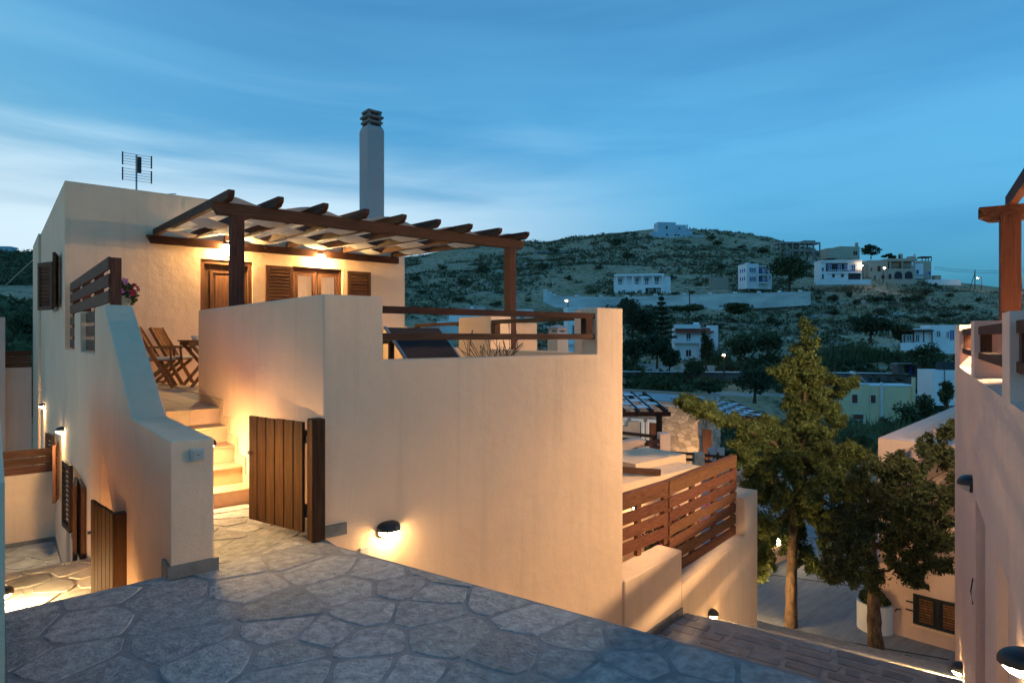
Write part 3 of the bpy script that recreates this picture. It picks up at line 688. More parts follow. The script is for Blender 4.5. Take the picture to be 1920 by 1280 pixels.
# ------------------------------------------------------------------ terrace wall with the railed opening
tw = thing('terrace_wall', 'big smooth cream wall of the upper terrace with a railed opening at its top', 'wall', (3.8,YF,-3.4))
two = MB()
two.prism([(XW,-3.4),(XE,-3.4),(XE,1.93),(5.24,1.93),(5.24,ZS),(2.56,ZS),(2.56,ZP),(XW,ZP)],'y',YF,YF+.25)
two = two.build('wall', STUCCO, tw)
cut(two, [MB().prism([(YF,-3.4),(8.80,-3.4),(8.80,ZP),(YF,ZP)],'x',XW,XW+.25)], 'UNION')
bv = two.modifiers.new('bevel','BEVEL'); bv.width = .014; bv.segments = 3; bv.limit_method = 'ANGLE'
two = MB()
two.prism([(5.44,5.06),(5.69,5.06),(5.78,5.45),(5.53,5.45)],'z',-3.4,1.928)
two.prism([(5.53,5.45),(5.78,5.45),(6.33,7.86),(6.08,7.86)],'z',-3.4,ZS)
two.prism([(6.08,7.86),(6.50,7.86),(6.74,9.10),(6.33,9.10)],'z',-3.4,1.93)
two.prism([(6.33,9.10),(6.58,9.10),(7.00,11.40),(6.75,11.40)],'z',-3.4,ZS)
two.prism([(6.62,11.40),(7.00,11.40),(7.10,YB-.001),(6.72,YB-.001)],'z',-3.4,1.80)
two.build('side_wall', STUCCO, tw)
MB().box(2.56,5.24,YF+.03,YF+.12,1.805,1.865).build('rail', WDKX, tw); MB().box(2.56,5.24,YF+.03,YF+.12,1.570,1.630).build('rail', WDKX, tw)
MB().box(5.10,5.20,YF+.035,YF+.115,1.631,1.804).build('baluster', WDKZ, tw)
def railbar(p0,p1,z0,z1,parent,m=None,wd=.09,name='rail'): 
    return MB().bar((p0[0],p0[1],(z0+z1)/2),(p1[0],p1[1],(z0+z1)/2),wd,z1-z0).build(name, m or WDKY, parent)
for z0,z1 in ((1.805,1.865),(1.57,1.63)): railbar((5.63,5.45),(6.15,7.86),z0,z1,tw); railbar((6.44,9.10),(6.85,11.40),z0,z1,tw)
for p in ((6.10,7.75),(6.80,11.30)): MB().box(p[0]-.05,p[0]+.05,p[1]-.05,p[1]+.05,1.631,1.804).build('baluster', WDKZ, tw)
MB().box(XW-.02,XW+.19,YF-.022,YF-.001,-.012,.082).build('skirting', PLINTH, tw)
MB().box(XW-.02,XW-.001,YF-.001,6.5,-.10,.06).build('skirting', PLINTH, tw)
MB().box(2.34,2.42,YF-.02,YF-.001,-.24,-.16).build('vent_cover', PLASTIC, tw)
oval_lamp((2.60,YF,-.045),(0,-1,0),'lit oval lamp low on the big terrace wall beside the gate', wd=.21, ht=.13)
oval_lamp((4.95,YF,-1.80),(0,-1,0),'lit oval lamp on the terrace wall hidden below the paving edge', gm=GLOWMID)

# wooden gate, standing open
def plank_gate(hinge, ax, wd, z0, z1, n, name, label, post, group=None, latch_side=1):
    ax = Vector(ax).normalized(); nr = Vector((ax.y,-ax.x,0))
    t = thing(name, label, 'gate', (hinge[0],hinge[1],z0), group)
    M = Matrix(((ax.x,nr.x,0,hinge[0]),(ax.y,nr.y,0,hinge[1]),(0,0,1,0),(0,0,0,1)))
    for i in range(n):
        a = wd*i/n; MB(M).box(a+.006,a+wd/n-.006,-.014,.014,z0,z1+.002*((i*7)%3)).build('plank', GATEW, t, bevel=0.003)
    for z in (z0+.12,z1-.16): MB(M).box(.01,wd-.01,-.048 if latch_side<0 else .015,-.015 if latch_side<0 else .048,z,z+.09).build('cross_rail', WOODX, t)
    k = MB(M); k.tube([(wd-.05,-.014,z1-.30),(wd-.05,-.05,z1-.30)],[.012,.017],8); k.build('knob', STEEL, t)
    for z in (z0+.14,z1-.14): MB(M).box(-.05,.03,.0145,.022,z-.03,z+.03).build('hinge', BLACK, t)
    pm = MB(); x,y = post; s = .055; pm.prism([(x-s,y-s),(x+s,y-s),(x+s,y+s),(x-s,y+s)],'z',z0-.06,z1+.03); po = pm.build('post', GATEW, t, bevel=0.01)
    return t
plank_gate((1.885,4.845),(-.21,.665),.70,.055,.925,6,'plank_gate','brown plank gate standing open at the foot of the tiled steps',(1.955,4.775))
plank_gate((.83,6.53),(-.10,.72),.73,-1.02,.02,6,'plank_gate','brown plank gate down the left passage below the paving',(.845,6.45))

# ------------------------------------------------------------------ pergola with woven canvas
def pergola(name, label, x0, sp, n, yw, zw, yb, zb, ytip, posts, zfloor, strips, wallplate=True, M=None, post_w=.15, canvas=CANVAS, seg=8, amp=.055):
    org = (M @ Vector((posts[0],yb,zfloor))) if M is not None else Vector((posts[0],yb,zfloor))
    t = thing(name, label, 'pergola', org)
    xe = x0+sp*(n-1)
    MB(M).prism([(x0-.15,zb-.03),(x0-.08,zb-.15),(xe+.10,zb-.15),(xe+.17,zb-.03),(xe+.17,zb),(x0-.15,zb)],'y',yb-.06,yb+.06).build('front_beam', WDKX, t)
    if wallplate: MB(M).prism([(x0-.14,zw-.02),(x0-.07,zw-.14),(xe+.12,zw-.14),(xe+.12,zw),(x0-.14,zw)],'y',yw-.09,yw-.002).build('wall_plate', WDKX, t)
    sl = (zb-zw)/(yb-yw)
    def rz(y): return zw+sl*(y-yw)
    for i in range(n):
        x = x0+sp*i; yt = ytip; h = .115
        p = [(yw-.01,rz(yw)),(yw-.01,rz(yw)+h),(yt,rz(yt)+h+.004),(yt-.012,rz(yt)+h-.012),(yt-.004,rz(yt)+h-.06),(yt+.03,rz(yt)+.035),(yt+.075,rz(yt)+.006),(yt+.12,rz(yt))]
        MB(M).prism(p,'x',x-.035,x+.035).build('rafter', WDKY, t)
    for px in posts: MB(M).box(px-post_w/2,px+post_w/2,yb-post_w/2,yb+post_w/2,zfloor,zb-.151).build('post', WDKZ, t, bevel=0.006)
    for k,(ya,yb_) in enumerate(strips):
        m = MB(M); vs=[]; fs=[]; nn=(n-1)*seg+1
        for a in range(nn):
            x = x0-.03+(xe-x0+.06)*a/(nn-1); ph = math.pi*(x-x0)/sp+math.pi*k
            w_ = amp*math.cos(ph)
            for b in range(4):
                y = ya+(yb_-ya)*b/3; sag = -.012*math.sin(math.pi*b/3)
                vs.append((x,y,rz(y)+.065+w_+sag+.008*math.sin(3.1*x+k)))
        for a in range(nn-1):
            for b in range(3): fs.append((a*4+b,a*4+b+1,(a+1)*4+b+1,(a+1)*4+b))
        m.add(vs,fs).build('canvas_strip', canvas, t, smooth=True)
    return t
pergola('pergola','dark timber pergola with woven cream canvas over the terrace door and window',2.21,.595,9,YB,3.40,8.30,3.27,7.98,(2.36,6.85),ZF,
        [(8.38,9.18),(9.28,10.08),(10.18,10.98),(11.08,11.88),(11.98,12.55)])
# ------------------------------------------------------------------ terrace furniture and flowers
CUSH = mat('grey_cushion', (0.42,0.40,0.40), .9, .08, 8)
def folding_chair(p, rz, label, cush=True):
    t = thing('folding_chair', label, 'chair', p, 'teak folding chairs on the terrace')
    c, s = math.cos(rz), math.sin(rz); M = Matrix(((c,-s,0,p[0]),(s,c,0,p[1]),(0,0,1,p[2]),(0,0,0,1)))
    # local: +x is where the sitter faces
    for y in (-.21,.21):
        MB(M).bar((.24,y,.0),(-.30,y,.98),.03,.055,(1,0,0)).build('back_leg', TEAK, t)
        MB(M).bar((-.28,y*.88,.0),(.22,y*.88,.43),.03,.05,(1,0,0)).build('front_leg', TEAK, t)
        MB(M).bar((-.14,y,.66),(.24,y,.64),.045,.025).build('arm_rest', TEAK, t)
        MB(M).bar((.22,y*.95,.43),(.20,y*.95,.63),.03,.03,(1,0,0)).build('arm_post', TEAK, t)
    for k in range(6): MB(M).box(-.17+k*.072,-.115+k*.072,-.2,.2,.43,.448).build('seat_slat', TEAK, t)
    for z in (.52,.95): 
        x = .24-.54*z/.98; MB(M).box(x-.015,x+.015,-.195,.195,z-.03,z+.03).build('back_rail', TEAK, t)
    for k in range(6):
        y = -.15+k*.06; z0, z1 = .55, .92; MB(M).bar((.24-.54*z0/.98,y,z0),(.24-.54*z1/.98,y,z1),.035,.014,(1,0,0)).build('back_slat', TEAK, t)
    MB(M).box(-.26,-.23,-.19,.19,.02,.05).build('stretcher', TEAK, t)
    if cush: MB(M).box(-.19,.24,-.195,.195,.449,.495).build('cushion', CUSH, t, bevel=.015)
    return t
folding_chair((2.06,11.55,ZF), math.radians(-18), 'teak folding armchair with grey cushion seen from behind beside the table')
folding_chair((2.42,12.2,ZF), math.radians(-35), 'teak folding chair tucked behind the other one against the house wall')
tb_ = thing('terrace_table', 'square wooden slatted table beside the folding chairs', 'table', (2.75,11.45,ZF))
for k in range(8): MB().box(2.40+k*.0885,2.483+k*.0885,11.05,11.80,ZF+.745,ZF+.77).build('top_slat', TEAK, tb_)
for y in (11.10,11.73): MB().box(2.42,3.08,y-.02,y+.02,ZF+.68,ZF+.744).build('apron', TEAK, tb_)
for y in (11.14,11.69): MB().bar((2.46,y,ZF),(3.02,y,ZF+.70),.035,.05,(1,0,0)).build('leg', TEAK, tb_); MB().bar((3.02,y-.04,ZF),(2.46,y-.04,ZF+.70),.035,.05,(1,0,0)).build('leg', TEAK, tb_)
ash = thing('glass_ashtray', 'small glass bowl standing on the terrace table', 'bowl', (2.53,11.2,ZF+.77)); MB().lathe((2.53,11.2,ZF+.771),[(.03,0),(.045,.03),(.06,.07),(.052,.07),(.03,.012)],14).build('bowl', mat('cloudy_glass',(.5,.5,.48),.15,.05,5), ash, smooth=True)
# flower box on the screen
fb = thing('flower_box', 'pale window box of pink and red petunias hanging on the board screen', 'flower box', (1.15,8.55,1.98))
bx = MB(); bx.prism([(1.095,1.965),(1.20,1.975),(1.235,2.08),(1.06,2.06)],'y',8.30,8.85); bx.build('box', mat('pale_green_plastic',(.42,.42,.28),.6,.08,6), fb)
np_mesh('leaves', leaves(np.concatenate([ball_pts(700,(1.14,8.55,2.14),(.115,.30,.11)), ball_pts(250,(1.21,8.45,2.07),(.08,.2,.11))]), .032, 1.6), 4, FOL, fb)
PET = {'pink':mat('pink_petal',(.65,.22,.42),.7,.1,20,irand=.2),'red':mat('red_petal',(.45,.03,.07),.7,.1,20,irand=.2),'white':mat('lilac_petal',(.62,.52,.66),.7,.1,20,irand=.2)}
def flower(p, kind, parent, r=.035):
    m = MB(); n = 5; q = Vector(p); d = Vector((rnd.uniform(-.3,.3)+.1, -1, rnd.uniform(0,.6))).normalized(); a = d.cross(Vector((0,0,1))).normalized(); b = a.cross(d)
    for k in range(n):
        t0 = 2*math.pi*k/n; 
        def pt(t, rr, o): return q+(a*math.cos(t)+b*math.sin(t))*rr+d*o
        m.add([pt(t0,0,-.01),pt(t0-.55,r*.8,.005),pt(t0,r*1.15,.012),pt(t0+.55,r*.8,.005)],[(0,1,2,3)])
    m.build('flower', PET[kind], parent)
for k in range(34):
    x = rnd.uniform(1.04,1.27); z = 2.15+rnd.uniform(-.10,.11)-max(0,x-1.19)*.6
    flower((x, 8.3+rnd.uniform(-.12,.2), z), ('white' if x<1.10 and rnd.random()<.75 else 'pink' if x<1.19 else 'red'), fb, .022)
# sun lounger, bench and dry plant seen through the railing
lg = thing('sun_lounger', 'sun lounger with raised dark fabric back behind the terrace railing', 'sun lounger', (3.6,6.6,ZF))
DKF = mat('dark_mesh_fabric', (.055,.042,.04), .95, .1, 30, spec=.05)
MB().add([(3.27,6.05,1.70),(3.93,6.05,1.70),(4.05,5.66,1.25),(3.40,5.66,1.25),(3.27,6.07,1.69),(3.93,6.07,1.69),(4.05,5.68,1.24),(3.40,5.68,1.24)],[(0,1,2,3),(7,6,5,4),(0,4,5,1),(1,5,6,2),(2,6,7,3),(3,7,4,0)]).build('backrest', DKF, lg)
for x in (3.25,3.93): MB().bar((x+.0,6.07,1.705),(x+.125,5.68,1.25),.025,.03).build('back_frame', STEEL, lg)
MB().box(3.4,4.05,5.45,5.70,ZF+.28,ZF+.33).build('seat', DKF, lg)
for x in (3.42,4.0):
    for y in (5.5,6.9): MB().box(x,x+.05,y,y+.05,ZF+.001,ZF+.35).build('leg', STEEL, lg)
MB().box(3.4,4.06,5.70,7.0,ZF+.30,ZF+.35).build('bed', DKF, lg)
bn = thing('slatted_bench', 'teak slatted garden bench with arm rest behind the lounger', 'bench', (3.1,6.3,ZF))
for k in range(7): MB().box(2.72+k*.075,2.75+k*.075,6.62,6.65,1.30,1.66).build('back_slat', TEAK, bn)
MB().box(2.65,3.40,6.60,6.67,1.66,1.72).build('top_rail', TEAK, bn); MB().box(2.65,3.40,6.15,6.66,1.24,1.29).build('seat', TEAK, bn)
MB().box(3.34,3.40,6.12,6.60,1.52,1.56).build('arm_rest', TEAK, bn)
for x in (2.66,3.35):
    for y in (6.13,6.60): MB().box(x,x+.05,y,y+.05,ZF+.001,1.52).build('leg', TEAK, bn)
dp = thing('dry_plant', 'thin dry lavender stems standing behind the opening of the terrace wall', 'plant', (4.35,5.6,ZF))
TWIG = mat('dark_twig', (.05,.045,.035), .9, .2, 9)
MB().lathe((4.35,5.6,ZF),[(.12,0),(.17,.35),(.18,.40)],14).build('pot', TILE, dp)
for k in range(46):
    x = rnd.uniform(-.42,.42); h = rnd.uniform(.66,.82); 
    MB().tube([(4.35+x*.2,5.6,ZF+.38),(4.35+x*.7,5.6+rnd.uniform(-.1,.1),ZF+.38+(h-.38)*.6),(4.35+x+rnd.uniform(-.05,.05),5.6+rnd.uniform(-.15,.15),ZF+h)],[.003,.003,.004],4).build('stem', TWIG, dp)
for x0,h in ((.28,1.02),(.40,.9),(-.3,.9)): MB().tube([(4.37,5.6,ZF+.3),(4.35+x0,5.62,ZF+.7),(4.35+x0*.9,5.6,ZF+h)],[.005,.005,.008],4).build('stem', TWIG, dp)

# ------------------------------------------------------------------ lower passage on the left
lp = MB()
pas = thing('passage_wall', 'low cream wall end at the left edge of the paving', 'wall', (-.5,3.0,-2.6))
MB().box(-1.6,.030,3.0,9.4,-2.6,1.055).build('wall', STUCCO, pas)
MB().box(-1.6,.046,2.97,2.999,-.012,.085).build('skirting', PLINTH, pas); MB().box(.031,.046,2.999,4.60,-.012,.085).build('skirting', PLINTH, pas)
ps_ = thing('passage_steps', 'stone steps leading down the narrow left passage to a landing', 'steps', (.45,4.62,-2.6))
for k in range(6):
    MB().box(.031,XL-.001,4.63+k*.28,4.63+(k+1)*.28-.001 if k<5 else 9.10,-2.6,-.18*(k+1)-.005).build('step', STEPMO, ps_)
for k in range(6):
    MB().box(.031,XL-.001,9.101+k*.28,9.10+(k+1)*.28 if k<5 else 11.2,-2.6,-1.085-.2*(k+1)).build('step', STEPMO, ps_)
lf = MB().box(-2.6,XL-.001,11.2,14.8,-2.8,-2.31).build('passage_floor', STEPMO); put(lf, kind='structure')
sd = scatter(0.0,.95,6.2,9.3,.42,600)
for c in voronoi(sd,[(.035,6.06),(XL-.005,6.06),(XL-.005,9.09),(.035,9.09)],.03): slab_stone('paving_stone', rough_edge(c,.014), lambda x,y:-1.085, .014, STEPST, ps_)
sd = scatter(-1.2,.95,11.2,14.8,.45,900)
for c in voronoi(sd,[(-1.2,11.22),(XL-.005,11.22),(XL-.005,14.78),(-1.2,14.78)],.03): slab_stone('paving_stone', rough_edge(c,.014), lambda x,y:-2.31, .014, STEPST, lf)
ew = thing('passage_end_wall', 'cream wall with brown boards on top closing the end of the left passage', 'wall', (-.6,14.8,-2.6))
MB().box(-3.2,XL-.001,14.8,15.05,-2.6,-.98).build('wall', STUCCO, ew)
for k in range(3): MB().box(-3.2,XL-.02,14.84,14.87,-.975+k*.155,-.835+k*.155).build('board', WOODX, ew)
MB().box(-3.2,XL-.02,14.775,14.799,-2.31,-2.22).build('skirting', PLINTH, ew)
MB().box(XL-.016,XL-.001,11.2,14.77,-2.31,-2.22).build('skirting', PLINTH, ew)
fw_ = thing('neighbour_wall', 'far cream wall with brown boards and a pale pillar at the left edge', 'wall', (-1.0,23.0,-2.6))
MB().box(-6,XL-.06,23.0,23.25,-3.2,.70).build('wall', STUCCO2, fw_)
for k in range(3): MB().box(-6,XL-.07,23.03,23.06,.705+k*.165,.855+k*.165).build('board', WOODX, fw_)
MB().box(-4.5,.235,22.7,22.999,-3.2,2.15).build('pillar', STUCCO2, fw_)
oval_lamp((.031,7.75,-.86),(1,0,0),'lit oval lamp at the left image edge above the passage landing', gm=GLOWMID)
oval_lamp((.031,5.75,-.78),(1,0,0),'lit oval lamp on the passage wall hidden below the paving edge', gm=GLOWBIG)
oval_lamp((.031,9.0,-1.75),(1,0,0),'lit oval lamp at the left edge farther down the passage steps', gm=GLOWMID)
# ------------------------------------------------------------------ lower terrace wall on the right with its board screen
lw = thing('lower_terrace_wall', 'stepped cream wall below the big terrace, running down beside the stone stair', 'wall', (7.1,5.0,-4.4))
S = [Vector((5.693,4.782,0)), Vector((7.13,5.0,0)), Vector((9.66,5.54,0)), Vector((10.34,5.69,0))]
def seg_prism(a, b, th, z0, z1, M=None):
    d = (b-a).normalized(); n = Vector((-d.y,d.x,0))
    return [(a.x,a.y),(b.x,b.y),((b+n*th).x,(b+n*th).y),((a+n*th).x,(a+n*th).y)]
MB().prism(seg_prism(S[0],S[1],.36,0,0),'z',-4.4,-1.27).build('upper_part', STUCCO, lw, bevel=.02)
d2 = (S[2]-S[1]).normalized()
MB().prism(seg_prism(S[1]+d2*.001,S[2],.36,0,0),'z',-4.4,-1.73).build('middle_part', STUCCO, lw)
MB().prism(seg_prism(S[2],S[3],.36,0,0),'z',-4.4,-1.10).build('end_pillar', STUCCO, lw)
for a,b,z0,z1 in ((Vector((6.35,4.86,0)),S[1]+Vector((0,-.02,0)),-1.9,-1.80),): pass
lfl = MB().prism([(5.9,5.3),(10.3,6.0),(10.3,9.5),(6.6,9.5)],'z',-2.6,-2.32).build('lower_terrace_floor', TILEL); put(lfl, kind='structure')
scn = thing('board_screen', 'long brown slatted board screen on the lower wall in front of the trees', 'screen', (7.2,5.3,-1.7))
Q = [Vector((5.95,5.16,0)), Vector((7.19,5.27,0)), Vector((9.66,5.70,0))]
SLW = woodm('reddish_slat_wood', (0.15,0.06,0.03), (6,30,60), .16)
for k in range(7):
    z1 = -.45-k*.19; z0 = z1-.145
    if z0 > -1.27+.0: MB().bar((Q[0].x,Q[0].y,(z0+z1)/2),(Q[1].x-.012,Q[1].y,(z0+z1)/2),.025,z1-z0).build('slat', SLW, scn)
    if z0 > -1.74: MB().bar((Q[1].x+.012,Q[1].y,(z0+z1)/2),(Q[2].x,Q[2].y,(z0+z1)/2),.025,z1-z0).build('slat', SLW, scn)
for a,b in ((Q[0],Q[1]),(Q[1],Q[2])): MB().bar((a.x,a.y+.03,-.425),(b.x-.012,b.y+.03,-.425),.10,.045).build('cap_rail', SLW, scn)
for a,b,ts,zb in ((Q[0],Q[1],(.45,.97),-1.27),(Q[1],Q[2],(.03,.34,.66,.985),-1.73)):
    for t_ in ts:
        p = a.lerp(b,t_); MB().box(p.x-.04,p.x+.04,p.y+.016,p.y+.075,zb+.001,-.45).build('post', SLW, scn)
oval_lamp(tuple(S[1].lerp(S[2],.39)+Vector((.002,-.012,-2.47))), (.209,-.978,0), 'lit oval lamp beside the stone stair on the lower terrace wall', wd=.19)
pp_ = thing('petunia_pot', 'terracotta pot of magenta petunias glimpsed through the board screen', 'flower pot', (7.9,5.85,-2.32))
MB().lathe((7.9,5.85,-2.319),[(.2,0),(.27,.5),(.29,.55),(.25,.55)],16).build('pot', TILE, pp_)
np_mesh('leaves', leaves(ball_pts(600,(7.9,5.8,-1.45),(.55,.25,.40)), .07, 1.5), 4, FOL, pp_)
PET['mag'] = mat('magenta_petal',(.50,.03,.16),.7,.1,20,irand=.2)
for k in range(40): flower((7.9+rnd.uniform(-.6,.75),5.62+rnd.uniform(-.1,.1),-1.35+rnd.uniform(-.45,.5)),'mag',pp_,.05)
oval_lamp((8.6,6.999,-1.35),(0,-1,0),'lit wall lamp inside the lower terrace behind the board screen')
pw = thing('patio_wall', 'thick low cream wall with broad pale top behind the board screen', 'wall', (9,7.3,-2.6))
MB().box(6.6,10.6,7.0,7.55,-2.6,-.92).build('wall', STUCCO, pw); MB().box(9.3,10.9,7.551,8.6,-2.6,-.80).build('wall_end', STUCCO, pw)

# ------------------------------------------------------------------ stone stair going down to the road
e0 = 3.20
stn = thing('stone_stair', 'broad stone stair descending to the road between the terrace and the right house', 'stair', EM @ Vector((e0,1,-.2)))
def e2max(e1): return 3.95 if e1 < 5.6 else (3.2 if e1 < 6.9 else 2.80)
for k in range(21):
    a = e0+.4*k; z = -.5-1.65*min(1,k/9) if a < 8.2 else -2.15-.17*(k-12); em = e2max(a)
    stp = MB(EM).box(a+.02,a+.4+.02,-.43,em,z-.5,z-.012).build('step', STEPMO, stn)
    if k < 9: continue
    for row in range(2):
        y = -.42
        while y < em-.1:
            l = rnd.uniform(.22,.62); y1 = min(em-.01, y+l)
            poly = [(a+.03+row*.195+rnd.uniform(0,.03), y+.012+rnd.uniform(0,.05)),(a+.205+row*.195+rnd.uniform(-.05,.0), y+.012+rnd.uniform(0,.05)),(a+.215+row*.195-rnd.uniform(0,.05), y1-.012-rnd.uniform(0,.05)),(a+.03+row*.195+rnd.uniform(0,.05), y1-.012-rnd.uniform(0,.05))]
            if rnd.random() < .12: y = y1; continue
            n_ = 4; h = rnd.uniform(-.002,.004)
            MB(EM).prism(poly,'z',z-.02,z+h).build('tread_stone', STEPST, stp); y = y1
MB(EM).box(e0+8.42,12.6,-.43,2.9,RZ-.2,-3.84).build('landing', STEPMO, stn)
for k in (12,13,14,15): 
    a = e0+.4*k
    p0 = EM @ Vector((a+.02,0,0)); 
sk = lw
MB().bar((5.80,4.788,-2.09),(7.12,4.988,-2.09),.02,.11).build('skirting', PLINTH, lw)
sp = thing('spot_stone', 'rough stone block with a warm spot light beside the foot of the stair', 'garden light', (10.75,6.35,RZ))
MB().prism([(10.5,6.2),(10.95,6.15),(11.1,6.5),(10.8,6.75),(10.45,6.6)],'z',RZ-.2,RZ+.45).build('stone', STEPST, sp, bevel=.04)
MB().tube([(11.22,6.35,RZ+.05),(11.26,6.35,RZ+.22)],[.07,.09],10).build('spot_body', BLACK, sp)
MB().lathe((11.262,6.35,RZ+.225),[(.08,0),(.07,.02),(.01,.03)],12).build('spot_glass', mat('lit_spot_glass',(.9,.8,.6),.4,.02,5,emit=(1,.62,.26),estr=900), sp)

# ------------------------------------------------------------------ two big conifers by the road
def conifer(name, label, base, top, blobs, fm, leaf, per, trunk, D0, twig_to=None, dens=62):
    t = thing(name, label, 'tree', base); b = Vector(base); tp = Vector(top)
    n = 22; pts = []; rs = []
    for i in range(n):
        f = i/(n-1); w_ = .035*math.sin(f*7+trunk*20)
        pts.append(b.lerp(tp,f)+Vector((w_,-w_*.7,0))); rs.append(trunk*(1-f*.9)*(1+.05*math.sin(i*2.3)))
    tm = MB().tube(pts,rs,12); 
    tm.v = [tuple(Vector(q)+Vector((mnoise.noise(Vector(q)*14),mnoise.noise(Vector(q)*14+Vector((9,0,0))),0))*trunk*.16) for q in tm.v]
    tm.build('trunk', BARK, t, smooth=True)
    P = []
    for (u,v,ru,rv,dd) in blobs:
        D = D0+dd; c = at(u,v,D); r = Vector((ru*D/F, ru*D/F*.85, rv*D/F))
        f = max(.44, min(.93,(c.z-b.z)/(tp.z-b.z)-.04)); o_ = b.lerp(tp,f)
        mid = o_.lerp(c,.55)+Vector((0,0,-.08))
        if ru >= 30 or twig_to is None and rv > 25: MB().tube([o_,mid,c],[trunk*.24,trunk*.15,trunk*.05],6).build('limb', BARK, t)
        area = ru*rv; nc = max(6,int(area/dens))
        cs = ball_pts(nc,c,np.array(r)*.92,.45)
        for q in cs:
            a_ = NR.normal(size=3)*.5+(q-np.array(o_)); a_[2] += .12; a_ /= np.linalg.norm(a_)
            L_ = NR.uniform(.14,.34); s_ = NR.uniform(0,1,per)[:,None]
            P.append(q+a_*s_*L_+NR.normal(size=(per,3))*(.055*(1-s_*.55)))
    P = np.concatenate(P)
    np_mesh('crown', leaves(P, leaf, 3.2, (0,0,.25)), 4, fm, t)
    return t
b1 = at(1481,1210,12.5); b1.z = RZ-.1
blob1 = [(1512,632,8,26,0),(1510,668,22,26,0),(1512,705,34,26,0),(1510,745,44,28,.1),(1480,712,16,12,0),(1470,700,10,8,-.1),(1555,715,22,14,0),(1575,735,18,14,.2),(1590,722,10,12,.2),
 (1512,785,52,32,0),(1560,775,26,24,.3),(1510,830,60,34,0),(1450,800,24,16,-.3),(1460,840,44,26,-.2),(1420,820,30,20,-.5),(1390,800,26,18,-.8),(1360,785,24,16,-1),(1332,772,20,14,-1.2),(1308,762,14,10,-1.4),(1296,755,9,8,-1.5),
 (1405,850,28,20,-.6),(1430,880,34,26,-.4),(1480,880,50,32,.1),(1540,870,46,30,-.2),(1580,850,34,18,-.3),(1610,862,26,14,-.5),(1415,915,24,22,-.5),(1450,930,36,30,.2),(1505,930,50,34,-.4),(1560,920,46,26,-.7),(1600,915,30,18,-.8),
 (1440,985,28,26,-.2),(1480,985,36,28,.4),(1530,975,44,28,-.3),(1575,965,34,22,-.7),(1440,1035,22,20,0),(1430,1060,16,16,0),(1500,1030,28,20,.2),(1525,1060,16,14,0),(1560,1010,28,18,-.2)]
cyp = conifer('cypress_tree','tall conifer with yellow green foliage and straight trunk beside the lower wall', b1, at(1511,640,12.5), blob1, FOLY, .030, 210, .125, 12.5)
MB().tube([at(1500,870,12.5),at(1450,830,12.1),at(1390,802,11.7),at(1332,773,11.3),at(1300,758,11.0)],[.05,.04,.03,.02,.01],6).build('limb', BARK, cyp)
b2 = at(1650,1250,11.0); b2.z = RZ-.1
blob2 = [(1765,812,22,18,.4),(1750,845,34,24,.3),(1775,880,22,28,.4),(1715,880,44,20,.2),(1660,880,44,18,0),(1700,915,60,26,0),(1760,930,34,30,.3),(1640,920,40,24,-.2),(1610,905,26,14,-.3),
 (1690,960,62,30,0),(1750,975,38,30,.3),(1630,965,46,28,-.2),(1580,975,30,22,-.3),(1600,1010,44,24,-.3),(1660,1005,48,26,.2),(1720,1015,46,28,.1),(1765,1020,24,24,.3),
 (1580,1045,30,20,-.4),(1620,1050,36,22,-.3),(1690,1055,42,20,.2),(1740,1050,28,16,.1),(1640,1085,34,16,0),(1600,1080,20,16,-.4),(1700,1085,24,12,.1),(1570,1075,14,14,-.5)]
conifer('pine_tree','dark spreading conifer with a knotty trunk nearest the right house', b2, at(1625,930,11.3), blob2, FOLD, .031, 190, .15, 11.0, dens=92)

# ------------------------------------------------------------------ right house with pillared parapet
rh = thing('right_house', 'mauve cream stucco house along the stair at the right edge, pillared parapet on top', 'house', EM @ Vector((6,-.44,-4.6)))
W0 = -.441
def ebox(e1a,e1b,e2a,e2b,z0,z1): return MB(EM).box(e1a,e1b,e2a,e2b,z0,z1)
rw = ebox(2.2,10.41,-6.0,W0,-4.6,1.23)
rw.v = [tuple(EM @ Vector(p)) for p in rw.v]; rw.M = None; rwo = rw.build('wall', STUCCO2, rh)
c1 = ebox(5.95,6.89,W0-.085,W0+.1,-1.75,.16); c1.v=[tuple(EM @ Vector(p)) for p in c1.v]; c2 = ebox(4.2,5.15,W0-.06,W0+.1,-1.3,.19); c2.v=[tuple(EM @ Vector(p)) for p in c2.v]
cut(rwo,[c1,c2])
for a,b in ((9.34,10.40),(7.04,7.44),(4.48,4.85),(2.2,2.55)): ebox(a,b,W0-.25,W0-.001,1.229,1.745).build('pillar', STUCCO2, rh)
for a,b in ((7.44,9.34),(4.85,7.04),(2.55,4.48)):
    for z0,z1 in ((1.40,1.46),(1.62,1.69)): ebox(a,b,W0-.13,W0-.03,z0,z1).build('rail', WDKX, rh)
    ebox(b-.12,b-.02,W0-.12,W0-.04,1.461,1.619).build('baluster', WDKZ, rh)
MB(EM).tube([(7.12,W0+.004,-.62),(7.13,W0+.02,-.75),(7.12,W0+.005,-.86)],.006,6).build('cable', BLACK, rh)
oval_lamp(EM @ Vector((7.27,W0,.22)), E2, 'unlit hooded lamp high on the right house wall', lit=False, wd=.20, ht=.16)
oval_lamp(EM @ Vector((8.72,W0,-2.18)), E2, 'lit hooded lamp low on the right house wall at its far end', wd=.20, ht=.15, gm=GLOWMID)
oval_lamp(EM @ Vector((3.78,W0,.06)), E2, 'lit hooded lamp in the bottom right corner on the right house', wd=.17, ht=.13)
rp = thing('corner_pergola', 'dark timber pergola post and beams above the right house parapet', 'pergola', EM @ Vector((7.65,-.74,1.23)))
ebox(7.80,7.96,-.86,-.70,1.231,2.80).build('post', WDKZ, rp)
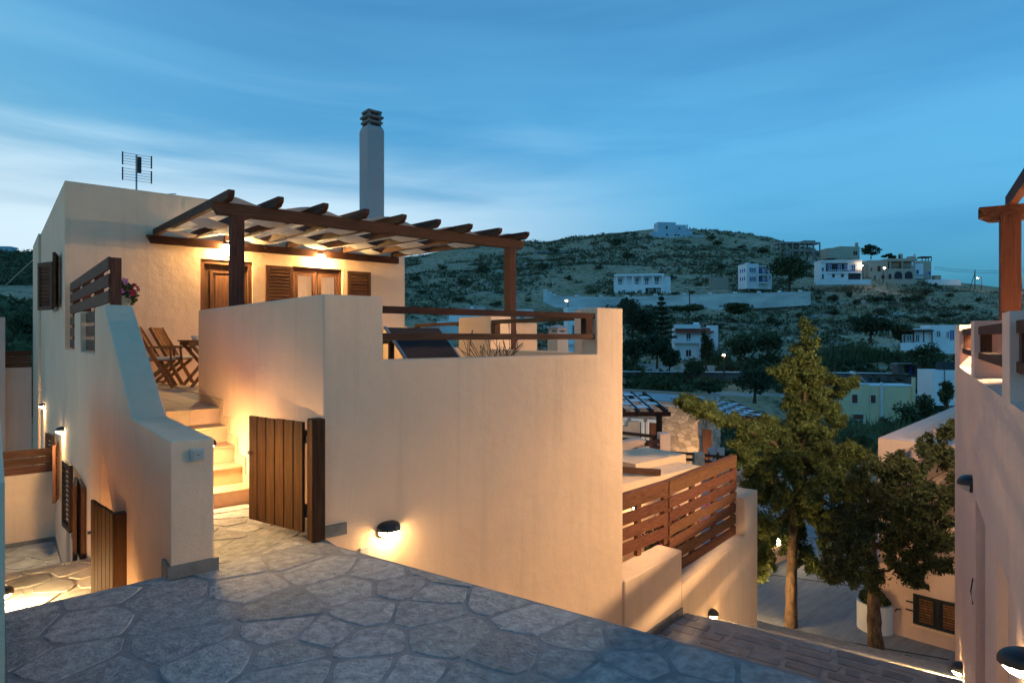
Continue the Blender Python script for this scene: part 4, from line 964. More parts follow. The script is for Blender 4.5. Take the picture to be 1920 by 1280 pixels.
MB(EM).prism([(-.53,2.80),(-.53,2.90),(-2.74,2.90),(-2.74,2.75),(-.62,2.75)],'x',7.82,7.94).build('beam', WDKY, rp)
MB(EM).prism([(-.53,2.80),(-.53,2.90),(-.999,2.90),(-.999,2.75),(-.62,2.75)],'x',4.40,4.52).build('beam', WDKY, rp)
for y in (-.80,): ebox(3.4,8.12,y-.035,y+.035,2.901,3.03).build('rafter', WDKX, rp)

# unseen blocks added to shape an added strip light on the terrace wall
ebox(5.2,7.08,-6.0,-1.0,1.231,4.9).build('unseen_added_block', STUCCO2, rh); ebox(7.081,10.41,-6.0,-2.75,1.231,4.9).build('unseen_added_block', STUCCO2, rh)
TUBE = mat('lit_strip_light', (0.9,0.8,0.6), 0.4, 0.02, 5, emit=(1.0,0.71,0.39), estr=1750)
tl = thing('unseen_strip_light', 'hooded lit strip light added out of view under the right house pergola', 'lamp', EM @ Vector((8.6,-2.0,3.1)))  # strip light added out of view; hood cut to keep light off the facade
m_ = ebox(8.02,9.18,-2.10,-1.90,3.16,3.18); m_.box(8.02,9.18,-1.90,-1.885,3.086,3.18); m_.box(8.02,9.18,-2.115,-2.10,3.07,3.18); m_.box(8.0,8.02,-2.115,-1.885,3.086,3.18); m_.box(9.18,9.2,-2.115,-1.885,3.086,3.18)
m_.build('hood', BLACK, tl); MB(EM).tube([(8.05,-2.0,3.10),(9.15,-2.0,3.10)],.035,8).build('tube', TUBE, tl)
for x in (8.15,9.05): MB(EM).tube([(x,-2.1,3.17),(x,-2.749,3.4)],.012,5).build('bracket', BLACK, tl)
# ------------------------------------------------------------------ flat roofed house across the road
fh = thing('flat_roof_house', 'pale stucco house with gravel flat roof behind the trees', 'house', (13.5,4.88,-4.4))
fx = Vector((.995,.103,0)); fy = Vector((.103,-.995,0)); FM = Matrix(((fx.x,fy.x,0,13.5),(fx.y,fy.y,0,4.88),(0,0,1,0),(0,0,0,1)))
def flipbox(*a): 
    m = MB(FM).box(*a); m.f = [f[::-1] for f in m.f]; return m
flipbox(0,9,0,8,-4.6,-.80).build('wall', STUCCO2, fh)
for a in ((0,.32,0,8),(.32,9,0,.32),(8.68,9,.32,8),(.32,8.68,7.68,8)): flipbox(*a,-.799,-.41).build('parapet', STUCCO2, fh)
GRAV = mat('white_gravel',(.42,.44,.46),.95,.6,9,bump=1,bscale=25)
flipbox(.32,8.68,.32,7.68,-.799,-.72).build('gravel_roof', GRAV, fh)
flipbox(3.2,3.5,.33,4.0,-.719,-.52).build('roof_curb', STUCCO2, fh)
wy, wzz = -1.42, -.30
wz = flipbox(-.012,.02,2.05+wy,2.78+wy,-3.55+wzz,-3.05+wzz).build('window', PANE, fh)
SHG = mat('dark_green_wood',(.022,.028,.028),.6,.2,20)
for a in ((2.02,2.81,-3.58,-3.55),(2.02,2.81,-3.05,-3.01),(2.02,2.06,-3.55,-3.05),(2.77,2.81,-3.55,-3.05),(2.39,2.44,-3.55,-3.05)): flipbox(-.03,-.0125,a[0]+wy,a[1]+wy,a[2]+wzz,a[3]+wzz).build('frame', SHG, wz)
for y in (2.12,2.50):
    for k in range(9): flipbox(-.024,-.0128,y+wy,y+.22+wy,-3.52+k*.051+wzz,-3.485+k*.051+wzz).build('slat', TEAK, wz)
flipbox(-.05,.0,1.98+wy,2.85+wy,-3.63+wzz,-3.585+wzz).build('sill', STUCCO, wz)
for z in (-3.5,-3.66): flipbox(-.03,-.002,1.90+wy,2.015+wy,z,z+.02).build('shutter_hook', BLACK, wz)
MB(FM).tube([(-.002,.30,-3.75),(-.06,.33,-3.68),(-.08,.40,-3.66)],.014,6).build('tap', BLACK, fh)
pl1 = thing('round_planter', 'white curved planter wall with a low shrub beside the second trunk', 'planter', (13.48,4.93,RZ))
pr = [(13.48+.32*math.cos(a_),4.93+.32*math.sin(a_)) for a_ in [math.pi*2*i/20 for i in range(20)]]
MB().prism(pr,'z',RZ-.1,RZ+.54).build('wall', WHITE2, pl1)
np_mesh('shrub', leaves(ball_pts(500,(13.46,4.93,RZ+.60),(.26,.26,.16)),.09,1.8),4,FOL,pl1)
pl2 = thing('roadside_planter', 'pale planter box with a small light and shrubs past the lower wall', 'planter', (17.2,10.5,RZ))
c_ = at(1436,1085,16.3)
MB().box(c_.x-.9,c_.x+.55,c_.y-.35,c_.y+.5,RZ-.1,RZ+.42).build('wall', STUCCO, pl2)
np_mesh('shrub', leaves(ball_pts(1500,(c_.x-.3,c_.y+.1,RZ+.8),(.8,.5,.5)),.09,1.8),4,FOL,pl2)
MB().lathe((c_.x+.12,c_.y-.25,RZ+.42),[(.05,0),(.05,.1),(.07,.11),(.07,.17),(.01,.2)],10).build('light', GLOW, pl2)
# ------------------------------------------------------------------ neighbours below: terrace walls, pergola, stone house
def pxpoly(pts, D0, slope=0.0): return [at(u,v,D0) for u,v in pts]
def px_slab(name, pts, D, th, m, parent):
    """wall drawn by its outline at depth D, facing the camera, th metres thick"""
    a = [at(u,v,D) for u,v in pts]; b = [p+FW*th for p in a]; n = len(a)
    m_ = MB().add(a+b,[tuple(range(n)),tuple(range(n,2*n))[::-1]]+[(i,n+i,n+(i+1)%n,(i+1)%n) for i in range(n)])
    return m_.build(name, m, parent)
nb = thing('neighbour_terrace', 'mauve stepped terrace wall with dark rails in front of the stone house', 'wall', at(1210,870,16))
px_slab('wall',[(1140,960),(1257,960),(1257,812),(1238,814),(1238,846),(1211,856),(1211,826),(1196,824),(1150,832)],16,.35,STUCCO2,nb)
def pxbar(u0,v0,D0,u1,v1,D1,wd,ht,parent,m=WDKX,name='rail'): return MB().bar(at(u0,v0,D0),at(u1,v1,D1),wd,ht).build(name,m,parent)
pxbar(1150,862,14.6,1194,842,16,.09,.09,nb); pxbar(1150,876,14.6,1194,856,16,.09,.09,nb); pxbar(1212,833,15.5,1243,824,16.4,.09,.09,nb); pxbar(1212,846,15.5,1243,836,16.4,.09,.09,nb)
pxbar(1192,842,15.95,1192,857,15.95,.1,.1,nb,WDKZ,'baluster'); pxbar(1240,823,16.35,1240,838,16.35,.1,.1,nb,WDKZ,'baluster')
pxbar(1140,808,19,1228,818,19,.08,.09,nb); pxbar(1140,820,19,1226,829,19,.08,.09,nb); pxbar(1227,816,19,1227,842,19,.09,.09,nb,WDKZ,'baluster')
px_slab('inner_wall',[(1140,850),(1200,850),(1200,791),(1177,791),(1177,800),(1140,800)],20.5,.3,STUCCO,nb)
pxbar(1140,879,11.3,1238,885,11.3,.10,.10,nb); pxbar(1140,897,11.3,1210,903,11.3,.10,.10,nb)
oval_lamp(at(1180,838,20.3), -FW, 'lit lamp on the neighbouring terrace glimpsed between the dark rails', wd=.24, ht=.16)
# its pergola with pale woven strips
def small_pergola(label, u0, v0, u1, v1, D, depth, post_u, post_v, nraf, lat_shift):
    t = thing('woven_pergola', label, 'pergola', at(post_u[0],post_v,D))
    a = at(u0,v0,D); b = at(u1,v1,D); b.z = a.z; dv = (b-a); ln = dv.length; ex = dv.normalized(); ey = Vector((-ex.y,ex.x,0))
    M = Matrix(((ex.x,ey.x,0,a.x),(ex.y,ey.y,0,a.y),(0,0,1,a.z),(0,0,0,1)))
    MB(M).box(-.2,ln+.2,-.06,.06,-.14,0).build('front_beam', WDKX, t)
    MB(M).box(-.2,ln+.2,depth-.1,depth,.12,.26).build('rear_beam', WDKX, t)
    sp_ = ln/(nraf-1)
    for i in range(nraf): MB(M).bar((i*sp_,-.35,.04),(i*sp_,depth,.33),.07,.13).build('rafter', WDKY, t)
    k = 0; y = .05
    while y+.55 < depth:
        for i in range(nraf-1):
            if (i+k)%2 == 0:
                z0 = .06+(y+.3)/(depth+.3)*.29
                m = MB(M); x0 = i*sp_-.12; x1 = (i+1)*sp_+.12
                m.add([(x0,y,z0+.02),((x0+x1)/2,y,z0+.05),(x1,y,z0+.02),(x1,y+.52,z0+.055),((x0+x1)/2,y+.52,z0+.085),(x0,y+.52,z0+.055)],[(0,1,4,5),(1,2,3,4)])
                m.build('canvas_piece', WHITE2, t)
        y += .60; k += 1
    for u in post_u:
        p = at(u,post_v,D); MB().box(p.x-.07,p.x+.07,p.y-.07,p.y+.07,p.z,a.z-.141).build('post', WDKZ, t)
    return t
small_pergola('dark pergola with pale woven strips above the neighbouring terrace wall',1090,772,1246,752,21,3.4,(1236,),845,7,0)
small_pergola('farther dark pergola with white woven strips beside the stone house',1352,783,1436,790,33,5.0,(1407,1440),840,6,0)
STW = mat('rubble_stone',(.44,.34,.26),.95,.25,5,bump=.8,bscale=10,orand=.38)
STM = mat('rubble_mortar',(.36,.29,.23),.95,.2,9)
shh = thing('stone_house', 'rubble stone house with flat roof and white framed doors in the valley', 'house', at(1310,880,34))
A0 = at(1060,880,38.5); A1 = at(1308,880,33); A2 = at(1350,868,38.5)
for p in (A0,A1,A2): p.z = -7.2
ztop = at(1308,757,33).z
f1 = (A1-A0); f1n = Vector((f1.y,-f1.x,0)).normalized(); back = Vector((-f1n.x,-f1n.y,0))
A3 = A0+(A2-A1)
MB().prism([(A0.x,A0.y),(A1.x,A1.y),(A2.x,A2.y),(A3.x,A3.y)],'z',-7.2,ztop-.25).build('wall', STM, shh)
for a,b in ((A0,A1),(A1,A2),(A2,A3),(A3,A0)):
    d_ = (b-a).normalized(); n_ = Vector((-d_.y,d_.x,0))
    MB().prism([(a.x,a.y),(b.x,b.y),(b.x+n_.x*.4,b.y+n_.y*.4),(a.x+n_.x*.4,a.y+n_.y*.4)],'z',ztop-.249,ztop+(0 if a is not A3 else .001)).build('parapet', STM, shh)
MB().prism([(A0.x+.5,A0.y+.5),(A1.x-.3,A1.y+.5),(A2.x-.5,A2.y-.3),(A3.x+.3,A3.y-.5)],'z',ztop-.25,ztop-.14).build('roof', mat('pale_blue_roof',(.42,.46,.48),.9,.15,1.5), shh)
def rubble(a, b, z0, z1, parent, size, holes=()):
    d_ = (b-a); ln = d_.length; d_.normalize(); n_ = Vector((d_.y,-d_.x,0))
    pts = []
    for _ in range(4000):
        p = (rnd.uniform(0,ln), rnd.uniform(z0,z1)*1.45); r = size*rnd.uniform(.6,1.3)
        if all((p[0]-q[0])**2+(p[1]-q[1])**2 > (.5*(r+q[2]))**2 for q in pts): pts.append((*p,r))
    pts = [(p[0],p[1]) for p in pts]
    for c in voronoi(pts,[(0,z0*1.45),(ln,z0*1.45),(ln,z1*1.45),(0,z1*1.45)],.035):
        c = [(x,z/1.45) for x,z in c]; cx_ = sum(p[0] for p in c)/len(c); cz_ = sum(p[1] for p in c)/len(c)
        if any(h[0]<cx_<h[1] and cz_<h[2] for h in holes): continue
        o_ = rnd.uniform(.01,.05); n = len(c)
        P0 = [a+d_*x+Vector((0,0,z-a.z)) for x,z in c]
        P1 = [a+d_*(cx_+(x-cx_)*.93)+n_*o_+Vector((0,0,cz_+(z-cz_)*.93-a.z)) for x,z in c]
        MB().add(P0+P1,[(i,(i+1)%n,n+(i+1)%n,n+i) for i in range(n)]+[tuple(range(n,2*n))]).build('stone', STW, parent)
def along(u):   # distance from A0 along the front where column u falls
    lo, hi = 0.0, f1.length
    for _ in range(40):
        m_ = (lo+hi)/2; p = A0.lerp(A1,m_/f1.length); uu = UC+F*p.dot(RT)/p.dot(FW)
        if uu < u: lo = m_
        else: hi = m_
    return lo
aS = A0.lerp(A1,along(1150)/f1.length); sdist = along(1150)
rubble(Vector((aS.x,aS.y,0)),Vector((A1.x,A1.y,0)),-6.2,ztop,shh,.36)
rubble(Vector((A1.x,A1.y,0)),Vector((A2.x,A2.y,0)),-5.0,ztop,shh,.48)
for u0,u1,v in ((1170,1177,785),(1186,1207,786),(1216,1236,788)):
    s0, s1 = along(u0), along(u1); p0 = A0.lerp(A1,s0/f1.length)+f1n*.09; p1 = A0.lerp(A1,s1/f1.length)+f1n*.09
    zt = at(u0,v,(p0.dot(FW))).z; d_ = (p1-p0).normalized()
    dr = MB().bar((*(p0+d_*.12).xy,zt-1.1),(*(p1-d_*.12).xy,zt-1.1),.05,1.9).build('door', WOODZ, shh)
    MB().bar((p0.x,p0.y,zt),(p1.x,p1.y,zt),.12,.16).build('door_frame', WHITE2, dr)
    for q in (p0,p1): MB().box(q.x-.08,q.x+.08,q.y-.08,q.y+.08,zt-2.1,zt-.081).build('door_frame', WHITE2, dr)
px_slab('rear_door',[(1318,870),(1334,870),(1334,806),(1318,804)],32.6,.1,WDKZ,shh)
oval_lamp(at(1342,872,30), FW, 'lit lamp behind the conifer branch at the stone house corner', wd=.3, ht=.25, gm=GLOWBIG)
oval_lamp(at(1280,876,29.5), FW, 'lit lamp at the foot of the stone house front wall', wd=.3, ht=.25, gm=GLOWBIG)
dw = thing('dry_stone_pier', 'low rubble wall and square pier with dark rails below the stone house', 'wall', at(1300,880,27))
rubble(Vector((*at(1256,0,25).xy,0)),Vector((*at(1390,0,25).xy,0)),-5.2,-3.75,dw,.5)
px_slab('wall_core',[(1250,905),(1395,905),(1395,882),(1250,882)],25.05,.3,STM,dw)
px_slab('pier',[(1303,880),(1321,880),(1321,850),(1303,850)],24.8,.4,STW,dw)
for v in (851,862): pxbar(1255,v-3,25,1303,v,25,.09,.1,dw); pxbar(1321,v+2,25,1386,v+8,25,.09,.1,dw)
for u in (1346,1384): pxbar(u,850,25,u,882,25,.09,.09,dw,WDKZ,'baluster')
for u,nm in ((1334,'left'),(1351,'right')):
    cc = thing('canvas_chair', f'{"left" if nm=="left" else "right"} of two pale canvas chairs behind the dark rails below the stone house', 'chair', at(u,880,28), 'canvas chairs')
    p = at(u,846,28); MB().bar((p.x-.13,p.y+.11,p.z),(p.x+.13,p.y-.11,p.z),.05,.36).build('back', CUSH, cc); MB().bar((p.x-.13,p.y+.05,p.z-.4),(p.x+.13,p.y-.16,p.z-.4),.34,.05).build('seat', CUSH, cc)
    for s_ in (-.2,.2): MB().box(p.x+s_-.02,p.x+s_+.02,p.y-.02,p.y+.02,p.z-.85,p.z).build('leg', WDKZ, cc)
# things seen through the terrace railing
pc = thing('slatted_chimney', 'pink chimney with louvred cap seen through the terrace railing', 'chimney', at(1046,670,18.8))
p = at(1046,660,18.8)
MB().box(p.x-.22,p.x+.22,p.y-.22,p.y+.22,-2,1.52).build('shaft', STUCCO, pc)
for z in (1.54,1.65,1.76): MB().box(p.x-.21,p.x+.21,p.y-.21,p.y+.21,z+.03,z+.09).build('louvre', STUCCO2, pc)
for sx in (-.19,.12):
    for sy in (-.19,.12): MB().box(p.x+sx,p.x+sx+.07,p.y+sy,p.y+sy+.07,1.519,1.80).build('cap_pier', STUCCO2, pc)
MB().add([(p.x-.26,p.y-.26,1.86),(p.x+.26,p.y-.26,1.86),(p.x+.26,p.y+.26,1.86),(p.x-.26,p.y+.26,1.86),(p.x,p.y,1.97)],[(3,2,1,0),(0,1,4),(1,2,4),(2,3,4),(3,0,4)]).build('roof', STUCCO2, pc)
nw = thing('neighbour_parapet', 'cream wall panel behind the terrace railing, right of the corner pillar', 'wall', at(960,670,12.5)); px_slab('wall',[(912,760),(1007,760),(1007,606),(912,604)],12.5,.25,STUCCO,nw)

# ------------------------------------------------------------------ far houses
BLUEP = mat('blue_paint',(.03,.08,.30),.6,.1,3); BROWNP = mat('brown_paint',(.10,.04,.025),.7,.2,3); BEIGE = mat('beige_wall',(.50,.43,.34),.9,.1,.4); YEL = mat('yellow_wall',(.86,.70,.42),.9,.1,.4)
CONC = mat('raw_concrete',(.30,.29,.27),.95,.2,.6); REDT = mat('red_tile',(.34,.09,.055),.8,.3,2); GREYB = mat('blue_grey_wall',(.44,.58,.66),.9,.1,.4); DARKIN = mat('opening_shade_and_dark_parts',(.05,.055,.06),.9,.1,1); ORAN = mat('varnished_shutter',(.34,.12,.03),.5,.2,3); TEALP = mat('grey_green_paint',(.10,.17,.18),.7,.1,3)  # DARKIN: shade of porches, loggias and arches painted as dark panels, plus dark parts
class House:
    """far house measured in photo pixels at depth D: x right of u0, y above v0, depth in px too"""
    def __init__(s, name, label, u0, v0, D, yaw=0.0, cat='house', zbase=None):
        s.k = D/F; s.o = at(u0,v0,D); s.t = thing(name,label,cat,s.o)
        c_, s_ = math.cos(yaw), math.sin(yaw); ex = RT*c_+FW*s_; ey = FW*c_-RT*s_
        s.M = Matrix(((ex.x,ey.x,0,s.o.x),(ex.y,ey.y,0,s.o.y),(0,0,1,s.o.z),(0,0,0,1)))
    def box(s, x0,x1,z0,z1,y0,y1, m, name='wall', parent=None):
        k = s.k; return MB(s.M).box(x0*k,x1*k,y0*k,y1*k,z0*k,z1*k).build(name,m,parent or s.t)
    def win(s, x0,x1,z0,z1,y, fm, frame=WHITE2, mull=True, name='window'):
        k = s.k; w_ = MB(s.M).box(x0*k,x1*k,y*k-.03,y*k+.05,z0*k,z1*k).build(name,fm,s.t)
        f = .10; X0,X1,Z0,Z1 = x0*k,x1*k,z0*k,z1*k
        m = MB(s.M)
        for a in ((X0-f,X0,Z0-f,Z1+f),(X1,X1+f,Z0-f,Z1+f),(X0,X1,Z1,Z1+f),(X0,X1,Z0-f,Z0)): m.box(a[0],a[1],y*k-.07,y*k-.001,a[2],a[3])
        if mull: m.box((X0+X1)/2-.04,(X0+X1)/2+.04,y*k-.06,y*k-.031,Z0,Z1)
        m.build('frame',frame,w_); return w_
    def swin(s, side, y0,y1,z0,z1, x, fm):
        k = s.k; return MB(s.M).box(x*k-.05,x*k+.05,y0*k,y1*k,z0*k,z1*k).build('window',fm,s.t)
    def rails(s, x0,x1,z0,z1,y, m, n=6, name='balustrade'):
        k = s.k; b = MB(s.M); b.box(x0*k,x1*k,y*k-.05,y*k+.05,z1*k-.10,z1*k)
        o = b.build(name,m,s.t)
        for i in range(n+1):
            x = (x0+(x1-x0)*i/n)*k; MB(s.M).box(x-.05,x+.05,y*k-.04,y*k+.04,z0*k,z1*k-.101).build('baluster',m,o)
def arch(h, x0, x1, z0, zs, y, m, th=.3, n=10):
    k = h.k; cx_ = (x0+x1)/2; r = (x1-x0)/2; poly = [(x0*k,z0*k),(x1*k,z0*k)]+[((cx_+r*math.cos(math.pi*i/n))*k,(zs+r*math.sin(math.pi*i/n))*k) for i in range(n+1)]
    return MB(h.M).prism(poly,'y',y*k-.06,y*k+.1).build('arch',m,h.t)
# hilltop
h = House('hilltop_house','blue grey house with two storeys alone on the hill crest',1222,449,282,.12)
h.box(12,47,0,33,0,22,GREYB); h.box(47,68,0,29,2,22,GREYB); h.box(68,80,0,18,2,20,GREYB); h.box(0,12,0,14,-3,14,GREYB,'low_wall'); h.box(80,101,0,9,-2,8,GREYB,'low_wall'); h.box(12,80,-6,7,-4,-3,GREYB,'terrace_wall')
for a in ((27,31,20,26),(53,57,21,24),(28,32,2,11),(38,40,5,9),(44,48,3,11),(51,55,6,11),(62,66,5,10)): h.win(*a,-.15 if a[0]<47 else 1.85,BROWNP,mull=False)
h.box(72,74,18,31,8,10,GREYB,'chimney'); h.box(77,79,18,26,8,10,GREYB,'chimney')
# white house with verandas above the long wall
h = House('veranda_house','long white house with shaded upper veranda behind the long retaining wall',1151,556,186,-.16)
h.box(0,92,0,22,0,30,WHITE); h.box(0,92,22,38,12,30,WHITE); h.box(0,92,38,42,-1,31,WHITE,'roof'); h.box(92,104,0,36,6,32,WHITE,'annex')
for x in (4,20,34,51,70,88): h.box(x,x+2.4,22,38,.2,2,WHITE,'pillar')
for x0,x1 in ((6.5,20),(22.5,34),(36.5,51),(53.5,70),(72.5,88)): h.rails(x0,x1,22,27,.8,WHITE,5)
for a in ((8,15,23,34),(40,46,23,35),(58,64,23,35),(76,83,23,36)): h.win(*a,11.8,TEALP)
for a in ((15,21,5,12),(45,51,5,12)): h.win(*a,-.15,TEALP)
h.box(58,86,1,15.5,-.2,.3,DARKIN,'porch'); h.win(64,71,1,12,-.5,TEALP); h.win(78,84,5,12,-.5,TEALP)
# blue shuttered house
h = House('blue_shutter_house','white cubic house with blue arched shutters and two balconies on the slope',1400,541,183,.18)
h.box(0,25,0,47,0,30,WHITE); h.box(25,47,0,43,6,30,WHITE); h.box(25,47,42,44,-1,30,WHITE,'roof'); h.box(47,57,0,30,8,26,WHITE,'annex'); h.box(0,6,47,49,0,6,WHITE,'roof_block')
for z in (33,16): h.win(6,10.5,z-2,z+6,-.2,BLUEP); h.win(13.5,18,z-2,z+6,-.2,BLUEP); h.win(10.5,13.5,z-1,z+6,-.2,PANE,mull=False)
for z in (12,27): h.box(25,47,z-2,z+1,-1,6,WHITE,'balcony'); h.rails(26,46,z+1,z+4.5,-.4,BLUEP,6); h.win(28,35,z+1,z+12,5.8,BLUEP); h.win(42,45,z+1,z+12,5.8,BLUEP)
for x in (44.5,): h.box(x,x+2,0,42,-1,1,WHITE,'pillar')
for z in (16,31): 
    for y in (5,12,20): h.swin(0,y,y+3,z,z+7,0,BLUEP)
h.win(49,54,20,25,7.8,BLUEP)
# white house with blue balconies
h = House('blue_balcony_house','white house with blue balcony doors beside the large tree on the slope',1538,528,190,-.1)
h.box(0,74,0,38,0,30,WHITE); h.box(0,74,36,40,-2,31,WHITE,'roof'); h.box(-10,88,-6,3,-6,-4,WHITE,'garden_wall')
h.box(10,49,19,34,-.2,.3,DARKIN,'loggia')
for a in ((14,19,21,31),(32,37,20,31),(44,48,22,31),(56,62,21,31)): h.win(*a,-.4,BLUEP)
h.rails(15,49,17,22,-1.5,WHITE,9); h.rails(50,73,17,21,-1.5,BLUEP,6); h.box(12,74,15,17,-2,0,WHITE,'balcony')
for a in ((3,6,20,26),(3,6,5,14),(21,26,8,14),(37,42,8,14)): h.win(*a,-.2,BROWNP,mull=False)
h.box(50,72,2,15,-.2,.3,DARKIN,'porch')
# large beige house with arches
h = House('arcade_house','large beige house with arched ground floor and lit street lamps on the ridge',1610,528,200,-.05)
h.box(0,20,0,34,6,30,BEIGE); h.box(18,46,0,40,0,30,BEIGE); h.box(46,54,0,42,2,30,BEIGE); h.box(54,103,0,24,0,30,BEIGE); h.box(54,103,24,40,12,30,BEIGE); h.box(54,106,38,43,-1,30,BEIGE,'roof'); h.box(98,108,40,48,8,20,BEIGE,'roof_room'); h.box(80,86,43,53,10,15,BEIGE,'chimney'); h.box(78,81,44,50,9,10,DARKIN,'water_tank')
for a,f_ in (((22,24,20,26),BROWNP),((34,40,19,29),BROWNP),((28,31,5,11),BROWNP),((41,47,5,12),BROWNP),((58,62,25,35),BROWNP),((62,66,25,35),ORAN),((80,84,25,35),ORAN),((84,88,25,35),BROWNP)): h.win(*a,11.8 if a[0]>54 else -.2,f_,BEIGE,False)
for x in (57,79,101): h.box(x,x+2,24,39,.2,2,BEIGE,'pillar')
h.rails(59,79,24,28,.8,BROWNP,8); h.rails(81,101,24,28,.8,BROWNP,8)
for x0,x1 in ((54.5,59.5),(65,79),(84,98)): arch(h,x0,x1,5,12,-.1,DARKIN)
h.box(36,104,-6,3,-5,-4,BEIGE,'garden_wall')
h = House('ridge_house','white stepped house with open roof pergola at the end of the ridge',1708,522,205,.05)
h.box(0,24,0,28,0,20,WHITE); h.box(22,44,0,34,6,24,BEIGE); h.box(4,12,28,38,8,14,WHITE,'stair_tower'); h.box(14,17,34,47,10,13,WHITE,'chimney'); h.box(26,45,40,42.5,6,20,BROWNP,'roof')
for x in (26,33,38,44): h.box(x,x+1,34,40,6,7,BROWNP,'post')
for a in ((10,15,9,16),(22,25,10,17),(34,36,7,14),(38,42,7,14)): h.win(*a,-.2 if a[0]<22 else 5.8,BLUEP,mull=False)
h.rails(1,28,2,7,-1,CONC,8); h.box(46,58,-4,6,-1,8,STW,'stone_shed'); h.box(28,96,-12,-2,-2,-1,WHITE,'garden_wall')
# house behind and concrete skeleton
h = House('ridge_villa','beige villa with slim chimney half hidden behind the ridge',1553,484,246,.1)
h.box(0,50,0,19,0,26,BEIGE); h.box(24,64,-6,23,2,28,BEIGE); h.box(60,64,23,31,6,10,BEIGE,'chimney')
for a in ((40,48,7,14),(51,59,7,14)): h.win(*a,1.8,DARKIN,BEIGE)
h = House('unfinished_building','unfinished grey concrete frame building with open storeys below the crest',1462,488,236,.08)
h.box(0,80,32,35,0,26,CONC,'roof_slab'); h.box(48,70,35,38,0,20,CONC,'roof_slab'); h.box(24,80,17,19,0,26,CONC,'floor_slab')
for x in (1,13,25,38,48,66,78): h.box(x,x+2,(14 if x<24 else -3),32,0,2,CONC,'column'); h.box(x,x+2,(14 if x<24 else 0),32,22,24,CONC,'column')
h.box(10,28,4,18,3,5,CONC,'retaining_wall'); h.box(28,44,-4,17,10,12,CONC,'inner_wall'); h.box(42,74,-8,0,-1,20,CONC,'base_wall')
m_ = MB(h.M); k=h.k; m_.bar((62*k,2*k,17*k),(76*k,2*k,0),1.2,.35); m_.build('stair_flight',CONC,h.t)
# retaining walls
RETW = mat('weathered_white_wall',(.68,.66,.62),.95,.35,.12,(1,1,3))
def long_wall(label, pts, th, m, name='retaining_wall', caps=0):
    """pts: (u, v_top, v_bottom, D)"""
    t = thing(name,label,'wall',at(pts[0][0],pts[0][2],pts[0][3]))
    for i in range(len(pts)-1):
        a,b = pts[i],pts[i+1]; q = [at(a[0],a[1],a[3]),at(b[0],b[1],b[3]),at(b[0],b[2]+6,b[3]),at(a[0],a[2]+6,a[3])]
        r = [p+FW*th for p in q]
        MB().add(q+r,[(0,3,2,1),(4,5,6,7),(0,1,5,4),(1,2,6,5),(2,3,7,6),(3,0,4,7)]).build('wall',m,t)
    if caps:
        n = caps
        for i in range(n):
            f = (i+.5)/n*(len(pts)-1); j = min(len(pts)-2,int(f)); g = f-j; a,b = pts[j],pts[j+1]
            p = at(a[0]+(b[0]-a[0])*g,a[1]+(b[1]-a[1])*g,a[3]+(b[3]-a[3])*g); MB().box(p.x-.5,p.x+.5,p.y-.2,p.y+.4,p.z,p.z+.45).build('cap_block',WHITE,t)
    return t
long_wall('long weathered white retaining wall running across the slope below the houses',[(1019,544,560,168),(1040,555,570,170),(1160,557,578,172),(1300,552,577,172),(1420,549,572,172),(1520,546,566,172)],.6,RETW,caps=13)
long_wall('short stone terrace wall on the slope left of the blue shuttered house',[(1331,519,535,181),(1366,520,536,182)],.6,STW)
CAPW = mat('roadside_stone',(.17,.14,.13),.95,.45,1.2)
t = long_wall('long dark roadside stone wall with pale coping across the valley',[(1168,697,712,108),(1330,698,712,107),(1500,699,718,104),(1640,700,722,103),(1760,703,725,102)],.5,CAPW,'stone_wall')
for a,b in (((1168,697,108),(1330,698,107)),((1330,698,107),(1500,699,104)),((1500,699,104),(1640,700,103)),((1640,700,103),(1760,703,102))): MB().bar(at(*a)+Vector((0,0,.08)),at(*b)+Vector((0,0,.08)),.7,.14).build('coping',WHITE2,t)
long_wall('pale stone garden wall with gate posts in front of the red awning house',[(1196,681,698,114),(1262,683,698,114)],.4,RETW,'garden_wall')
long_wall('second piece of pale garden wall right of the garden gate',[(1277,683,698,114),(1340,686,698,114)],.4,RETW,'garden_wall')
long_wall('dry stone terrace line high on the slope under the hilltop house',[(1000,470,472,262),(1120,468,470,264),(1205,466,468,266)],.6,CONC,'terrace_wall')
# house with red awning
h = House('red_awning_house','white two storey house with red awning and balcony among dark trees',1266,676,124,-.12)
h.box(0,68,0,62,8,44,WHITE); h.box(0,46,60,68,0,20,WHITE,'roof_parapet'); h.box(64,78,0,66,0,40,WHITE,'side_wall'); h.box(-4,50,33,36,-3,8,WHITE,'balcony'); h.box(44,47,0,33,-2,1,WHITE,'pillar')
k=h.k; MB(h.M).add([(1*k,-4*k,53*k),(70*k,-4*k,53*k),(70*k,8*k,61*k),(1*k,8*k,61*k),(1*k,-4*k,52*k),(70*k,-4*k,52*k),(70*k,8*k,60*k),(1*k,8*k,60*k)],[(0,1,2,3),(7,6,5,4),(0,4,5,1),(1,5,6,2),(2,6,7,3),(3,7,4,0)]).build('awning',REDT,h.t)
h.rails(-2,48,36,41,-2,WHITE,14)
for a in ((22,29,37,50),(51,58,37,50),(21,30,8,20),(3,9,6,20)): h.win(*a,7.8,BROWNP)
h.box(36,46,68,72,14,18,WHITE,'roof_tank')
